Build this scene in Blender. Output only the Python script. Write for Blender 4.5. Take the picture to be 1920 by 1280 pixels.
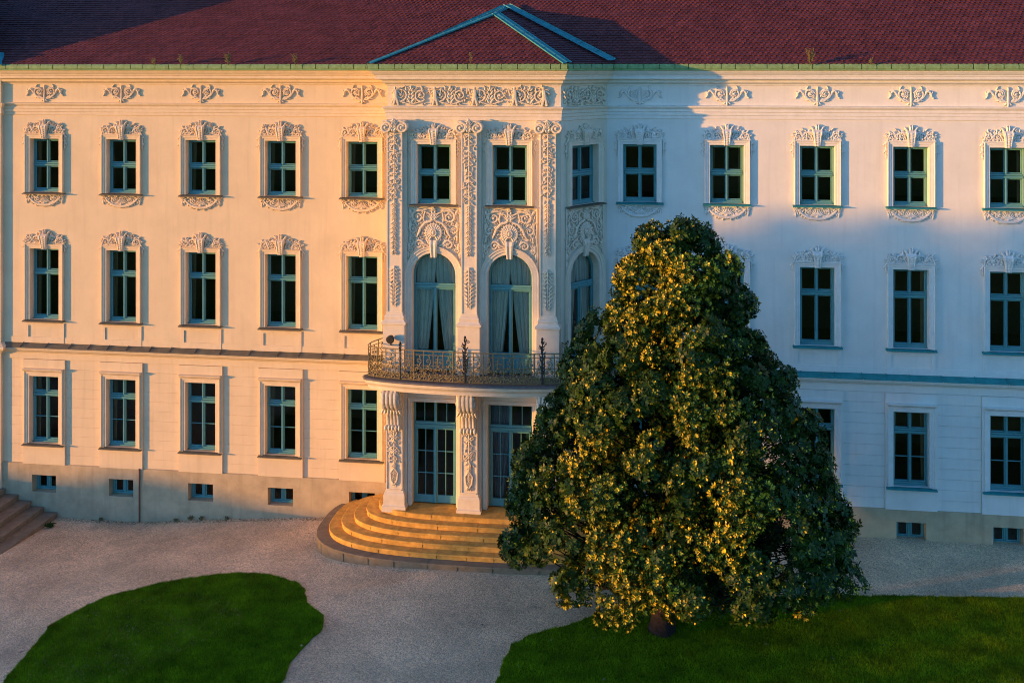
import bpy, math, random
import numpy as np
from mathutils import Vector, Matrix
R = math.radians
PI = math.pi
rnd = random.Random(7)
SC = bpy.context.scene
COL = SC.collection
for o in list(bpy.data.objects):
    bpy.data.objects.remove(o)

# ------------------------------------------------------------------ camera, sky, sun, exposure
CAMX, CAMY, CAMZ = 0.0, -38.25, 16.23
cam = bpy.data.cameras.new('camera')
cam.lens = 37.5
cam.sensor_width = 36.0
cam.shift_y = -0.2664
cam.clip_end = 2000
camo = bpy.data.objects.new('camera', cam)
camo.location = (CAMX, CAMY, CAMZ)
camo.rotation_euler = (R(90), 0, math.atan(0.1347))
COL.objects.link(camo)
SC.camera = camo

SUN_EL = R(3.2)
SKY_EL = R(6.5)
SUN_TAN = 2.35                               # metres to the right for every metre towards the facade
SD = Vector((SUN_TAN, 1.0, 0)).normalized() # horizontal travel of the light
SUN_DIR = Vector((SD.x * math.cos(SUN_EL), SD.y * math.cos(SUN_EL), -math.sin(SUN_EL)))
w = bpy.data.worlds.new('World')
SC.world = w
w.use_nodes = True
nt = w.node_tree
nt.nodes.clear()
wo = nt.nodes.new('ShaderNodeOutputWorld')
bg = nt.nodes.new('ShaderNodeBackground')
sky = nt.nodes.new('ShaderNodeTexSky')
sky.sky_type = 'NISHITA'
sky.sun_disc = False
sky.sun_elevation = SKY_EL
sky.sun_rotation = math.atan2(-SUN_DIR.x, -SUN_DIR.y)
sky.altitude = 200
sky.air_density = 0.7
sky.dust_density = 0.3
sky.ozone_density = 4.2
bg.inputs['Strength'].default_value = 0.15
nt.links.new(sky.outputs[0], bg.inputs[0])
nt.links.new(bg.outputs[0], wo.inputs[0])

sl = bpy.data.lights.new('sun', 'SUN')
sl.energy = 2.2
sl.angle = R(0.5)
sl.color = (1.0, 0.42, 0.03)
so = bpy.data.objects.new('sun', sl)
so.rotation_euler = SUN_DIR.to_track_quat('-Z', 'Y').to_euler()
so.location = (-60, -30, 30)
COL.objects.link(so)

SC.cycles.filter_width = 1.0
vs = SC.view_settings
vs.view_transform = 'Standard'
vs.look = 'None'
vs.gamma = 1.0
vs.use_curve_mapping = False
vs.exposure = 1.7

# ------------------------------------------------------------------ materials
MATS = {}
def mat(name, col, rough=0.8, spec=0.3, metal=0.0, var=0.12, scale=3.0, bump=0.0, bscale=60.0, streak=0.0, streakcol=None,
        island=0.0, sub=0.0, transl=0.0, tcol=None):
    m = bpy.data.materials.new(name)
    m.use_nodes = True
    n = m.node_tree.nodes
    l = m.node_tree.links
    b = n['Principled BSDF']
    b.inputs['Roughness'].default_value = rough
    b.inputs['Metallic'].default_value = metal
    b.inputs['Specular IOR Level'].default_value = spec
    tc = n.new('ShaderNodeTexCoord')
    geo = n.new('ShaderNodeNewGeometry')
    no = n.new('ShaderNodeTexNoise')
    no.inputs['Scale'].default_value = scale
    no.inputs['Detail'].default_value = 6
    no.inputs['Roughness'].default_value = 0.65
    l.new(geo.outputs['Position'], no.inputs['Vector'])
    mr = n.new('ShaderNodeMapRange')
    mr.inputs['From Min'].default_value = 0.3
    mr.inputs['From Max'].default_value = 0.7
    mr.inputs['To Min'].default_value = 1 - var
    mr.inputs['To Max'].default_value = 1 + var
    l.new(no.outputs['Fac'], mr.inputs['Value'])
    mul = n.new('ShaderNodeMix')
    mul.data_type = 'RGBA'
    mul.blend_type = 'MULTIPLY'
    mul.inputs['Factor'].default_value = 1
    mul.inputs['A'].default_value = (*col, 1)
    l.new(mr.outputs[0], mul.inputs['B'])
    out = mul.outputs['Result']
    if island:
        mr2 = n.new('ShaderNodeMapRange')
        mr2.inputs['To Min'].default_value = 1 - island
        mr2.inputs['To Max'].default_value = 1 + island
        l.new(geo.outputs['Random Per Island'], mr2.inputs['Value'])
        mul2 = n.new('ShaderNodeMix')
        mul2.data_type = 'RGBA'
        mul2.blend_type = 'MULTIPLY'
        mul2.inputs['Factor'].default_value = 1
        l.new(out, mul2.inputs['A'])
        l.new(mr2.outputs[0], mul2.inputs['B'])
        out = mul2.outputs['Result']
    if streak:
        mp = n.new('ShaderNodeMapping')
        mp.inputs['Scale'].default_value = (5.0, 5.0, 0.35)
        l.new(geo.outputs['Position'], mp.inputs['Vector'])
        s2 = n.new('ShaderNodeTexNoise')
        s2.inputs['Scale'].default_value = 1.0
        s2.inputs['Detail'].default_value = 5
        l.new(mp.outputs[0], s2.inputs['Vector'])
        r2 = n.new('ShaderNodeMapRange')
        r2.inputs['From Min'].default_value = 0.52
        r2.inputs['From Max'].default_value = 0.78
        r2.inputs['To Max'].default_value = streak
        l.new(s2.outputs['Fac'], r2.inputs['Value'])
        mx = n.new('ShaderNodeMix')
        mx.data_type = 'RGBA'
        l.new(r2.outputs[0], mx.inputs['Factor'])
        l.new(out, mx.inputs['A'])
        mx.inputs['B'].default_value = (*(streakcol or (0.3, 0.28, 0.25)), 1)
        out = mx.outputs['Result']
    l.new(out, b.inputs['Base Color'])
    if bump:
        bn = n.new('ShaderNodeTexNoise')
        bn.inputs['Scale'].default_value = bscale
        bn.inputs['Detail'].default_value = 4
        l.new(geo.outputs['Position'], bn.inputs['Vector'])
        bp = n.new('ShaderNodeBump')
        bp.inputs['Strength'].default_value = bump
        bp.inputs['Distance'].default_value = 0.02
        l.new(bn.outputs['Fac'], bp.inputs['Height'])
        l.new(bp.outputs[0], b.inputs['Normal'])
    if transl:
        tr = n.new('ShaderNodeBsdfTranslucent')
        if tcol:
            tr.inputs['Color'].default_value = (*tcol, 1)
        else:
            l.new(out, tr.inputs['Color'])
        ms = n.new('ShaderNodeMixShader')
        ms.inputs[0].default_value = transl
        l.new(b.outputs[0], ms.inputs[1])
        l.new(tr.outputs[0], ms.inputs[2])
        l.new(ms.outputs[0], n['Material Output'].inputs['Surface'])
    MATS[name] = m
    return m

STK = dict(var=0.07, scale=0.9, bump=0.14, bscale=30, streak=0.28)
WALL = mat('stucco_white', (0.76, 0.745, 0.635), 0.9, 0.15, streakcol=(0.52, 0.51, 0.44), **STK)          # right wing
WALLL = mat('stucco_cream', (0.74, 0.595, 0.36), 0.9, 0.15, streakcol=(0.50, 0.40, 0.24), **STK)         # left wing, creamier paint that also carries golden sunlight in its colour
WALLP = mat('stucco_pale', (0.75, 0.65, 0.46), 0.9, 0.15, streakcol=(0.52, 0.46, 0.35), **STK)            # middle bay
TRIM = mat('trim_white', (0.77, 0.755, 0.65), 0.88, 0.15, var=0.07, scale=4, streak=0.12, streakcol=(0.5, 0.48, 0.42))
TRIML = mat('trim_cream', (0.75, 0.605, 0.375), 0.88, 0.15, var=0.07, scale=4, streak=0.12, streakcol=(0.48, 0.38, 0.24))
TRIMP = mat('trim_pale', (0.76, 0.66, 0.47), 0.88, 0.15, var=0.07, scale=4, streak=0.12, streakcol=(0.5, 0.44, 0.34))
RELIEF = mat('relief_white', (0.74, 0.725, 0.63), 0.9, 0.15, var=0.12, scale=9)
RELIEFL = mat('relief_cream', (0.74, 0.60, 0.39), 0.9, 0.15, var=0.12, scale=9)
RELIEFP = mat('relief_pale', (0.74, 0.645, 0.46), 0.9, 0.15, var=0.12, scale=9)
PLINTH = mat('plinth_render', (0.48, 0.385, 0.225), 0.92, 0.15, var=0.18, scale=1.6, bump=0.25, bscale=25, streak=0.38, streakcol=(0.27, 0.215, 0.12))
TILE = mat('clay_tile', (0.140, 0.037, 0.030), 0.6, 0.16, var=0.22, scale=1.1, island=0.20)
DECK = mat('roof_underlay', (0.05, 0.025, 0.025), 0.9, 0.1)
COPPER = mat('copper_patina', (0.05, 0.27, 0.26), 0.6, 0.2, var=0.28, scale=5, island=0.12, streak=0.25, streakcol=(0.16, 0.19, 0.09))
GUTTER = mat('gutter_patina', (0.20, 0.33, 0.12), 0.6, 0.35, var=0.25, scale=7, island=0.18, streak=0.35, streakcol=(0.16, 0.17, 0.05))
LEAD = mat('lead_cover', (0.14, 0.13, 0.11), 0.6, 0.3, var=0.25, scale=6)
SHEET = mat('belt_sheet', (0.035, 0.27, 0.245), 0.65, 0.15, var=0.22, scale=4, streak=0.3, streakcol=(0.14, 0.14, 0.09))
SHEETL = mat('sunlit_sheet', (0.15, 0.135, 0.085), 0.65, 0.25, var=0.25, scale=4, streak=0.3, streakcol=(0.10, 0.11, 0.08))  # belt sheet as it looks in sunlight, brown tone put into the colour
FRAME = mat('frame_paint', (0.095, 0.29, 0.275), 0.5, 0.4, var=0.08, scale=6)
IRON = mat('wrought_iron', (0.24, 0.185, 0.075), 0.55, 0.4, var=0.3, scale=14)
DARKIRON = mat('dark_iron', (0.035, 0.034, 0.026), 0.6, 0.4, var=0.3, scale=14)
STONE = mat('step_sandstone', (0.58, 0.335, 0.075), 0.9, 0.15, var=0.32, scale=3.5, bump=0.35, bscale=45, island=0.14, streak=0.25, streakcol=(0.24, 0.16, 0.07))
STONE2 = mat('step_stone_grey', (0.225, 0.18, 0.11), 0.9, 0.15, var=0.22, scale=3.5, bump=0.35, bscale=45, island=0.10)
ROOM = mat('room_plaster', (0.36, 0.235, 0.115), 0.9, 0.1, var=0.15)
CURTAIN = mat('curtain_cloth', (0.80, 0.78, 0.62), 0.9, 0.1, var=0.08, transl=0.15)
DRAPE = mat('brown_drape', (0.48, 0.33, 0.15), 0.9, 0.1, var=0.15)
NET = mat('net_curtain', (0.26, 0.24, 0.22), 0.9, 0.1, var=0.08)
BARK = mat('bark', (0.026, 0.019, 0.015), 0.95, 0.1, var=0.4, scale=9, bump=0.8, bscale=18)
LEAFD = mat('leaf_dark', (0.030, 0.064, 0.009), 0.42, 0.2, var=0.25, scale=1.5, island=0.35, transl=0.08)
LEAFL = mat('leaf_pale_sun_gold', (0.62, 0.47, 0.025), 0.5, 0.3, var=0.3, scale=0.9, island=0.35, transl=0.10)  # pale inner leaves; the gold of sunlit foliage is put into this colour
GRASS = mat('grass_blade', (0.160, 0.255, 0.004), 0.7, 0.08, var=0.5, scale=1.3, island=0.55)
SOIL = mat('lawn_soil', (0.092, 0.148, 0.004), 0.95, 0.03, var=0.4, scale=2, bump=0.5, bscale=40)
HEDGE = mat('hedge_leaf', (0.035, 0.065, 0.02), 0.6, 0.3, var=0.3, island=0.3)
WEED = mat('weed', (0.17, 0.14, 0.05), 0.8, 0.2, var=0.2)
LITTER = mat('dry_leaf', (0.33, 0.25, 0.19), 0.8, 0.2, var=0.3, island=0.5)
PEBBLE = mat('pebble', (0.36, 0.31, 0.26), 0.9, 0.2, var=0.1, island=0.6)

def glass_mat():
    m = bpy.data.materials.new('window_glass')
    m.use_nodes = True
    n = m.node_tree.nodes
    l = m.node_tree.links
    n.remove(n['Principled BSDF'])
    tr = n.new('ShaderNodeBsdfTransparent')
    tr.inputs[0].default_value = (0.84, 0.88, 0.86, 1)
    gl = n.new('ShaderNodeBsdfGlossy')
    gl.inputs['Roughness'].default_value = 0.03
    fr = n.new('ShaderNodeFresnel')
    fr.inputs[0].default_value = 1.5
    geo = n.new('ShaderNodeNewGeometry')
    no = n.new('ShaderNodeTexNoise')
    no.inputs['Scale'].default_value = 1.4
    l.new(geo.outputs['Position'], no.inputs['Vector'])
    bp = n.new('ShaderNodeBump')
    bp.inputs['Strength'].default_value = 0.06
    l.new(no.outputs['Fac'], bp.inputs['Height'])
    l.new(bp.outputs[0], gl.inputs['Normal'])
    ms = n.new('ShaderNodeMixShader')
    l.new(fr.outputs[0], ms.inputs[0])
    l.new(tr.outputs[0], ms.inputs[1])
    l.new(gl.outputs[0], ms.inputs[2])
    l.new(ms.outputs[0], n['Material Output'].inputs['Surface'])
    return m
GLASS = glass_mat()

def gravel_mat():
    m = mat('gravel', (0.73, 0.535, 0.30), 0.95, 0.15, var=0.30, scale=0.35)
    n = m.node_tree.nodes
    l = m.node_tree.links
    b = n['Principled BSDF']
    geo = n.new('ShaderNodeNewGeometry')
    vo = n.new('ShaderNodeTexVoronoi')
    vo.inputs['Scale'].default_value = 38
    l.new(geo.outputs['Position'], vo.inputs['Vector'])
    bw = n.new('ShaderNodeSeparateColor')
    l.new(vo.outputs['Color'], bw.inputs[0])
    mr = n.new('ShaderNodeMapRange')
    mr.inputs['To Min'].default_value = 0.6
    mr.inputs['To Max'].default_value = 1.4
    l.new(bw.outputs[0], mr.inputs['Value'])
    mx = n.new('ShaderNodeMix')
    mx.data_type = 'RGBA'
    mx.blend_type = 'MULTIPLY'
    mx.inputs['Factor'].default_value = 1
    src = b.inputs['Base Color'].links[0].from_socket
    l.new(src, mx.inputs['A'])
    l.new(mr.outputs[0], mx.inputs['B'])
    # scattered darker, damper patches
    no = n.new('ShaderNodeTexNoise')
    no.inputs['Scale'].default_value = 0.9
    no.inputs['Detail'].default_value = 9
    no.inputs['Roughness'].default_value = 0.75
    l.new(geo.outputs['Position'], no.inputs['Vector'])
    r2 = n.new('ShaderNodeMapRange')
    r2.inputs['From Min'].default_value = 0.56
    r2.inputs['From Max'].default_value = 0.72
    r2.inputs['To Max'].default_value = 0.55
    l.new(no.outputs['Fac'], r2.inputs['Value'])
    m2 = n.new('ShaderNodeMix')
    m2.data_type = 'RGBA'
    l.new(r2.outputs[0], m2.inputs['Factor'])
    l.new(mx.outputs['Result'], m2.inputs['A'])
    m2.inputs['B'].default_value = (0.33, 0.25, 0.17, 1)
    l.new(m2.outputs['Result'], b.inputs['Base Color'])
    bp = n.new('ShaderNodeBump')
    bp.inputs['Strength'].default_value = 0.9
    bp.inputs['Distance'].default_value = 0.02
    l.new(vo.outputs['Distance'], bp.inputs['Height'])
    bp.invert = True
    l.new(bp.outputs[0], b.inputs['Normal'])
    return m
GRAVEL = gravel_mat()

# ------------------------------------------------------------------ mesh helpers
class MB:
    def __init__(s):
        s.v = []
        s.f = []
    def add(s, vs, fs):
        o = len(s.v)
        s.v.extend(vs)
        s.f.extend([tuple(i + o for i in f) for f in fs])
    def box(s, x0, x1, y0, y1, z0, z1):
        s.add([(x0, y0, z0), (x1, y0, z0), (x1, y1, z0), (x0, y1, z0), (x0, y0, z1), (x1, y0, z1), (x1, y1, z1), (x0, y1, z1)],
              [(0, 3, 2, 1), (4, 5, 6, 7), (0, 1, 5, 4), (1, 2, 6, 5), (2, 3, 7, 6), (3, 0, 4, 7)])
    def poly(s, pts):
        s.add(list(pts), [tuple(range(len(pts)))])
    def strip(s, rows, closed=False):
        n = len(rows[0])
        vs = [p for r in rows for p in r]
        fs = []
        for i in range(len(rows) - 1):
            for j in range(n if closed else n - 1):
                k = (j + 1) % n
                fs.append((i * n + j, i * n + k, (i + 1) * n + k, (i + 1) * n + j))
        s.add(vs, fs)
    def tube(s, pts, r, n=6):
        pts = [Vector(p) for p in pts]
        rows = []
        for i, p in enumerate(pts):
            t = pts[min(i + 1, len(pts) - 1)] - pts[max(i - 1, 0)]
            if t.length < 1e-9:
                t = Vector((0, 0, 1))
            t.normalize()
            a = t.cross(Vector((0, 1, 0)))
            if a.length < 0.05:
                a = t.cross(Vector((1, 0, 0)))
            a.normalize()
            b = t.cross(a)
            rr = r[i] if isinstance(r, (list, tuple)) else r
            rows.append([tuple(p + (a * math.cos(2 * PI * k / n) + b * math.sin(2 * PI * k / n)) * rr) for k in range(n)])
        s.strip(rows, True)
        o = len(s.v)
        s.f.append(tuple(range(o - len(pts) * n, o - len(pts) * n + n)))
        s.f.append(tuple(reversed(range(o - n, o))))
    def blob(s, x, y, z, rx, ry, rz, n=8, m=4):
        rows = []
        for i in range(m + 1):
            a = PI * i / m
            q = max(math.sin(a), 0.02)
            rows.append([(x + rx * q * math.cos(2 * PI * k / n), y + ry * q * math.sin(2 * PI * k / n), z + rz * math.cos(a)) for k in range(n)])
        s.strip(rows, True)
    def xf(s, M):
        s.v = [tuple(M @ Vector(p)) for p in s.v]
        return s
    def join(s, o, M=None):
        s.add([tuple(M @ Vector(p)) for p in o.v] if M else o.v, o.f)
    def mesh(s, name, m, smooth=False):
        me = bpy.data.meshes.new(name)
        me.from_pydata(s.v, [], s.f)
        me.materials.append(m)
        if smooth:
            me.shade_smooth()
        me.update()
        return me

def link(name, me, parent=None):
    o = bpy.data.objects.new(name, me)
    COL.objects.link(o)
    if parent:
        o.parent = parent
    return o
def obj(name, mb, m, parent=None, smooth=False):
    return link(name, mb.mesh(name, m, smooth), parent)
def empty(name, loc=(0, 0, 0), rz=0):
    o = bpy.data.objects.new(name, None)
    o.location = loc
    o.rotation_euler = (0, 0, rz)
    COL.objects.link(o)
    return o
def tag(o, label=None, cat=None, group=None, kind=None):
    if label: o['label'] = label
    if cat: o['category'] = cat
    if group: o['group'] = group
    if kind: o['kind'] = kind
    return o

def np_mesh(name, verts, faces, m, smooth=False, mats=None, midx=None):
    """verts (N,3), faces (M,k) all with k corners"""
    me = bpy.data.meshes.new(name)
    N, (M, k) = len(verts), faces.shape
    me.vertices.add(N)
    me.vertices.foreach_set('co', np.ascontiguousarray(verts, dtype=np.float32).ravel())
    me.loops.add(M * k)
    me.loops.foreach_set('vertex_index', np.ascontiguousarray(faces, dtype=np.int32).ravel())
    me.polygons.add(M)
    me.polygons.foreach_set('loop_start', np.arange(0, M * k, k, dtype=np.int32))
    for mm in (mats or [m]):
        me.materials.append(mm)
    if midx is not None:
        me.polygons.foreach_set('material_index', np.ascontiguousarray(midx, dtype=np.int32))
    me.update(calc_edges=True)
    if smooth:
        me.shade_smooth()
    return me

def offset_path(path, d):
    """offset an open plan polyline to its right hand side (outwards) by d"""
    out = []
    P = [Vector(p) for p in path]
    for i, p in enumerate(P):
        ns = []
        for a, b in ((i - 1, i), (i, i + 1)):
            if a >= 0 and b < len(P):
                t = (P[b] - P[a]).normalized()
                ns.append(Vector((t.y, -t.x)))
        if len(ns) == 1:
            out.append(p + ns[0] * d)
        else:
            m = (ns[0] + ns[1]) / (1 + ns[0].dot(ns[1]))
            out.append(p + m * d)
    return out
def sweep(mb, path, prof):
    """prof: (out, z) list; mitred sweep along a plan polyline"""
    rows = []
    for o, z in prof:
        rows.append([(p.x, p.y, z) for p in offset_path(path, o)])
    mb.strip(rows)
def frame_sweep(mb, path, prof):
    """path: (x,z) outline walked left foot -> top -> right foot; prof: (offset outwards, y)"""
    rows = []
    for o, y in prof:
        pts = offset_path(path, -o)
        rows.append([(p.x, y, p.y) for p in pts])
    mb.strip(rows)

# ------------------------------------------------------------------ terrain
GX = [(-60, -0.95), (-19.3, -0.95), (-17.5, -0.76), (-15.4, -0.59), (-11.5, -0.31), (-9.0, -0.08), (-7.0, 0.0), (7, 0.03), (80, 0.03)]
def gz(x, y):
    x0 = np.interp(x, [a for a, b in GX], [b for a, b in GX])
    f = np.interp(y, [-8.0, -1.0], [0.45, 1.0])
    return x0 * f

# ------------------------------------------------------------------ ground
def build_ground():
    xs = np.concatenate([[-900, -400, -200, -120, -80, -60, -45, -35], np.arange(-30, 20.01, 0.5), [25, 35, 50, 80, 200, 900]])
    ys = np.concatenate([[-900, -300, -120, -80, -60, -45, -35, -28, -22], np.arange(-18, 1.01, 0.5), [4, 10, 40, 200, 900]])
    V = np.array([(x, y, gz(x, y) + (0.0 if y < 0.4 else -0.02)) for y in ys for x in xs])
    nx = len(xs)
    F = np.array([(j * nx + i, j * nx + i + 1, (j + 1) * nx + i + 1, (j + 1) * nx + i) for j in range(len(ys) - 1) for i in range(nx - 1)])
    o = link('gravel_forecourt', np_mesh('gravel_forecourt', V, F, GRAVEL, True))
    tag(o, 'pinkish grey gravel forecourt in front of the palace', kind='structure')
build_ground()
def build_park_lawn():
    xs = np.array([-900, -200, -90, -60, -45, -30, -24, -20, -15, -10, -5, 0, 6, 12, 20, 40, 90, 200, 900.0])
    ys = np.array([-900, -200, -80, -50, -35, -25, -19.0, -15.0])
    V = np.array([(x, y, gz(x, y) + 0.06) for y in ys for x in xs])
    nx = len(xs)
    F = np.array([(j * nx + i, j * nx + i + 1, (j + 1) * nx + i + 1, (j + 1) * nx + i) for j in range(len(ys) - 1) for i in range(nx - 1)])
    o = link('park_lawn', np_mesh('park_lawn', V, F, SOIL, True))
    tag(o, 'wide dark park lawn stretching away from the palace', kind='structure')
build_park_lawn()

LAWN_L = [(-17.41, -11.75), (-17.65, -10.1), (-17.83, -8.6), (-17.39, -7.32), (-17.0, -6.6), (-16.0, -5.76), (-15.2, -5.3), (-14.34, -5.0), (-13.49, -4.83), (-12.59, -4.82),
          (-11.91, -5.16), (-11.28, -5.44), (-10.94, -5.92), (-10.59, -6.7), (-9.94, -7.4), (-9.68, -7.78), (-9.63, -8.31), (-9.82, -9.2), (-9.93, -10.02), (-9.85, -10.8), (-9.9, -14), (-17.4, -14)]
LAWN_R = [(-4.3, -14), (-4.18, -10.37), (-4.12, -9.34), (-4.01, -8.5), (-3.48, -7.86), (-2.6, -7.3), (-1.72, -6.5), (-0.79, -5.9), (0.81, -5.37), (2.62, -4.83), (6.02, -4.37), (11.19, -3.8), (17, -3.5), (17, -14)]
def inside(px, py, poly):
    c = np.zeros(len(px), bool)
    n = len(poly)
    for i in range(n):
        x1, y1 = poly[i]
        x2, y2 = poly[(i + 1) % n]
        if y1 == y2:
            continue
        t = ((y1 > py) != (y2 > py)) & (px < (x2 - x1) * (py - y1) / (y2 - y1) + x1)
        c ^= t
    return c
def build_lawn(poly, seed, count, label):
    rg = np.random.default_rng(seed)
    # subdivide and roughen the outline
    pts = []
    n = len(poly)
    for i in range(n):
        a, b = np.array(poly[i]), np.array(poly[(i + 1) % n])
        m = max(1, int(np.linalg.norm(b - a) / 0.16))
        for k in range(m):
            p = a + (b - a) * k / m
            pts.append(tuple(p + rg.normal(0, 0.022, 2)))
    poly = pts
    mb = MB()
    top = [(x, y, float(gz(x, y)) + 0.030) for x, y in poly]
    low = [(x, y, float(gz(x, y)) - 0.05) for x, y in poly]
    mb.poly(list(reversed(top)) if sum(poly[i][0] * poly[(i + 1) % len(poly)][1] - poly[(i + 1) % len(poly)][0] * poly[i][1] for i in range(len(poly))) < 0 else top)
    mb.strip([top, low], True)
    base = obj('lawn', mb, SOIL)
    tag(base, label, kind='structure')
    P = np.array(poly)
    x0, y0 = P.min(0)
    x1, y1 = P.max(0)
    area_frac = 0.6
    px = rg.uniform(x0 - 0.1, x1 + 0.1, int(count / area_frac))
    py = rg.uniform(max(y0, -13.2), y1 + 0.1, len(px))
    ok = inside(px, py, poly)
    px, py = px[ok], py[ok]
    N = len(px)
    h = rg.uniform(0.035, 0.085, N)
    # tufts: longer where a slow field is high
    h *= 0.75 + 0.35 * (np.sin(px * 2.3 + np.sin(py * 1.7)) * np.sin(py * 2.9 + np.sin(px * 1.3)) + 1) / 1.6
    a = rg.uniform(0, 2 * PI, N)
    wd = rg.uniform(0.006, 0.013, N)
    ln = rg.uniform(0.0, 0.06, N)
    la = rg.uniform(0, 2 * PI, N)
    z = gz(px, py) + 0.028
    V = np.empty((N, 3, 3))
    V[:, 0] = np.stack([px - np.cos(a) * wd, py - np.sin(a) * wd, z], 1)
    V[:, 1] = np.stack([px + np.cos(a) * wd, py + np.sin(a) * wd, z], 1)
    V[:, 2] = np.stack([px + np.cos(la) * ln, py + np.sin(la) * ln, z + h], 1)
    F = np.arange(N * 3).reshape(N, 3)
    g = link('grass', np_mesh('grass', V.reshape(-1, 3), F, GRASS))
    tag(g, 'short mown green grass covering the ' + ('left' if x0 < -10 else 'right') + ' lawn', 'grass', kind='stuff')
build_lawn(LAWN_L, 3, 190000, 'rounded lawn island of dark green grass left of the gravel path')
build_lawn(LAWN_R, 4, 330000, 'dark green lawn under the big tree right of the gravel path')

# ------------------------------------------------------------------ the palace: plan and levels
palace = empty('palace')
tag(palace, 'three storey baroque palace with white stucco facade and red tiled roof', 'palace')
PATH = [(-25.0, 0.0), (-9.25, 0.0), (-9.25, -2.0), (-3.20, -2.0), (-1.73, 0.0), (18.0, 0.0)]
P_FR = (-3.20, -2.0)
P_SR = (-1.73, 0.0)
SIDE_A = math.atan2(2.0, 1.47)
SIDE_L = math.hypot(2.0, 1.47)
COLS_L = [-23.27, -20.13, -16.96, -13.84, -10.72]
COLS_R = [-0.56, 2.49, 5.58, 8.71, 11.88, 15.0]
Z_PL, Z_BELT = 1.05, 5.69
T0, T1 = 11.48, 13.53
M0, M1 = 6.59, 9.31
G0, G1 = 1.85, 4.42
OW = 1.18
DOORX = [-7.61, -4.96]

def wall_sheet(mb, x0, x1, z0, z1, holes, y=0.0, arches=()):
    xs = sorted(set([x0, x1] + [h for q in holes for h in q[:2] if x0 < h < x1]))
    zs = sorted(set([z0, z1] + [h for q in holes for h in q[2:] if z0 < h < z1]))
    for i in range(len(xs) - 1):
        for j in range(len(zs) - 1):
            cx, cz = (xs[i] + xs[i + 1]) / 2, (zs[j] + zs[j + 1]) / 2
            if any(h[0] < cx < h[1] and h[2] < cz < h[3] for h in holes):
                continue
            mb.poly([(xs[i], y, zs[j]), (xs[i + 1], y, zs[j]), (xs[i + 1], y, zs[j + 1]), (xs[i], y, zs[j + 1])])
    for (cx, hw, spring, top) in arches:      # spandrels between a round arch and the square hole
        n = 16
        for k in range(n):
            a0, a1 = PI - PI * k / n, PI - PI * (k + 1) / n
            p0 = (cx + hw * math.cos(a0), spring + hw * math.sin(a0))
            p1 = (cx + hw * math.cos(a1), spring + hw * math.sin(a1))
            mb.poly([(p0[0], y, p0[1]), (p1[0], y, p1[1]), (p1[0], y, top), (p0[0], y, top)])

def holes_for(cols):
    hs = []
    for c in cols:
        for a, b in ((G0, G1), (M0, M1), (T0, T1)):
            hs.append((c - OW / 2 - 0.06, c + OW / 2 + 0.06, a - 0.04, b + 0.06))
    return hs

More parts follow.
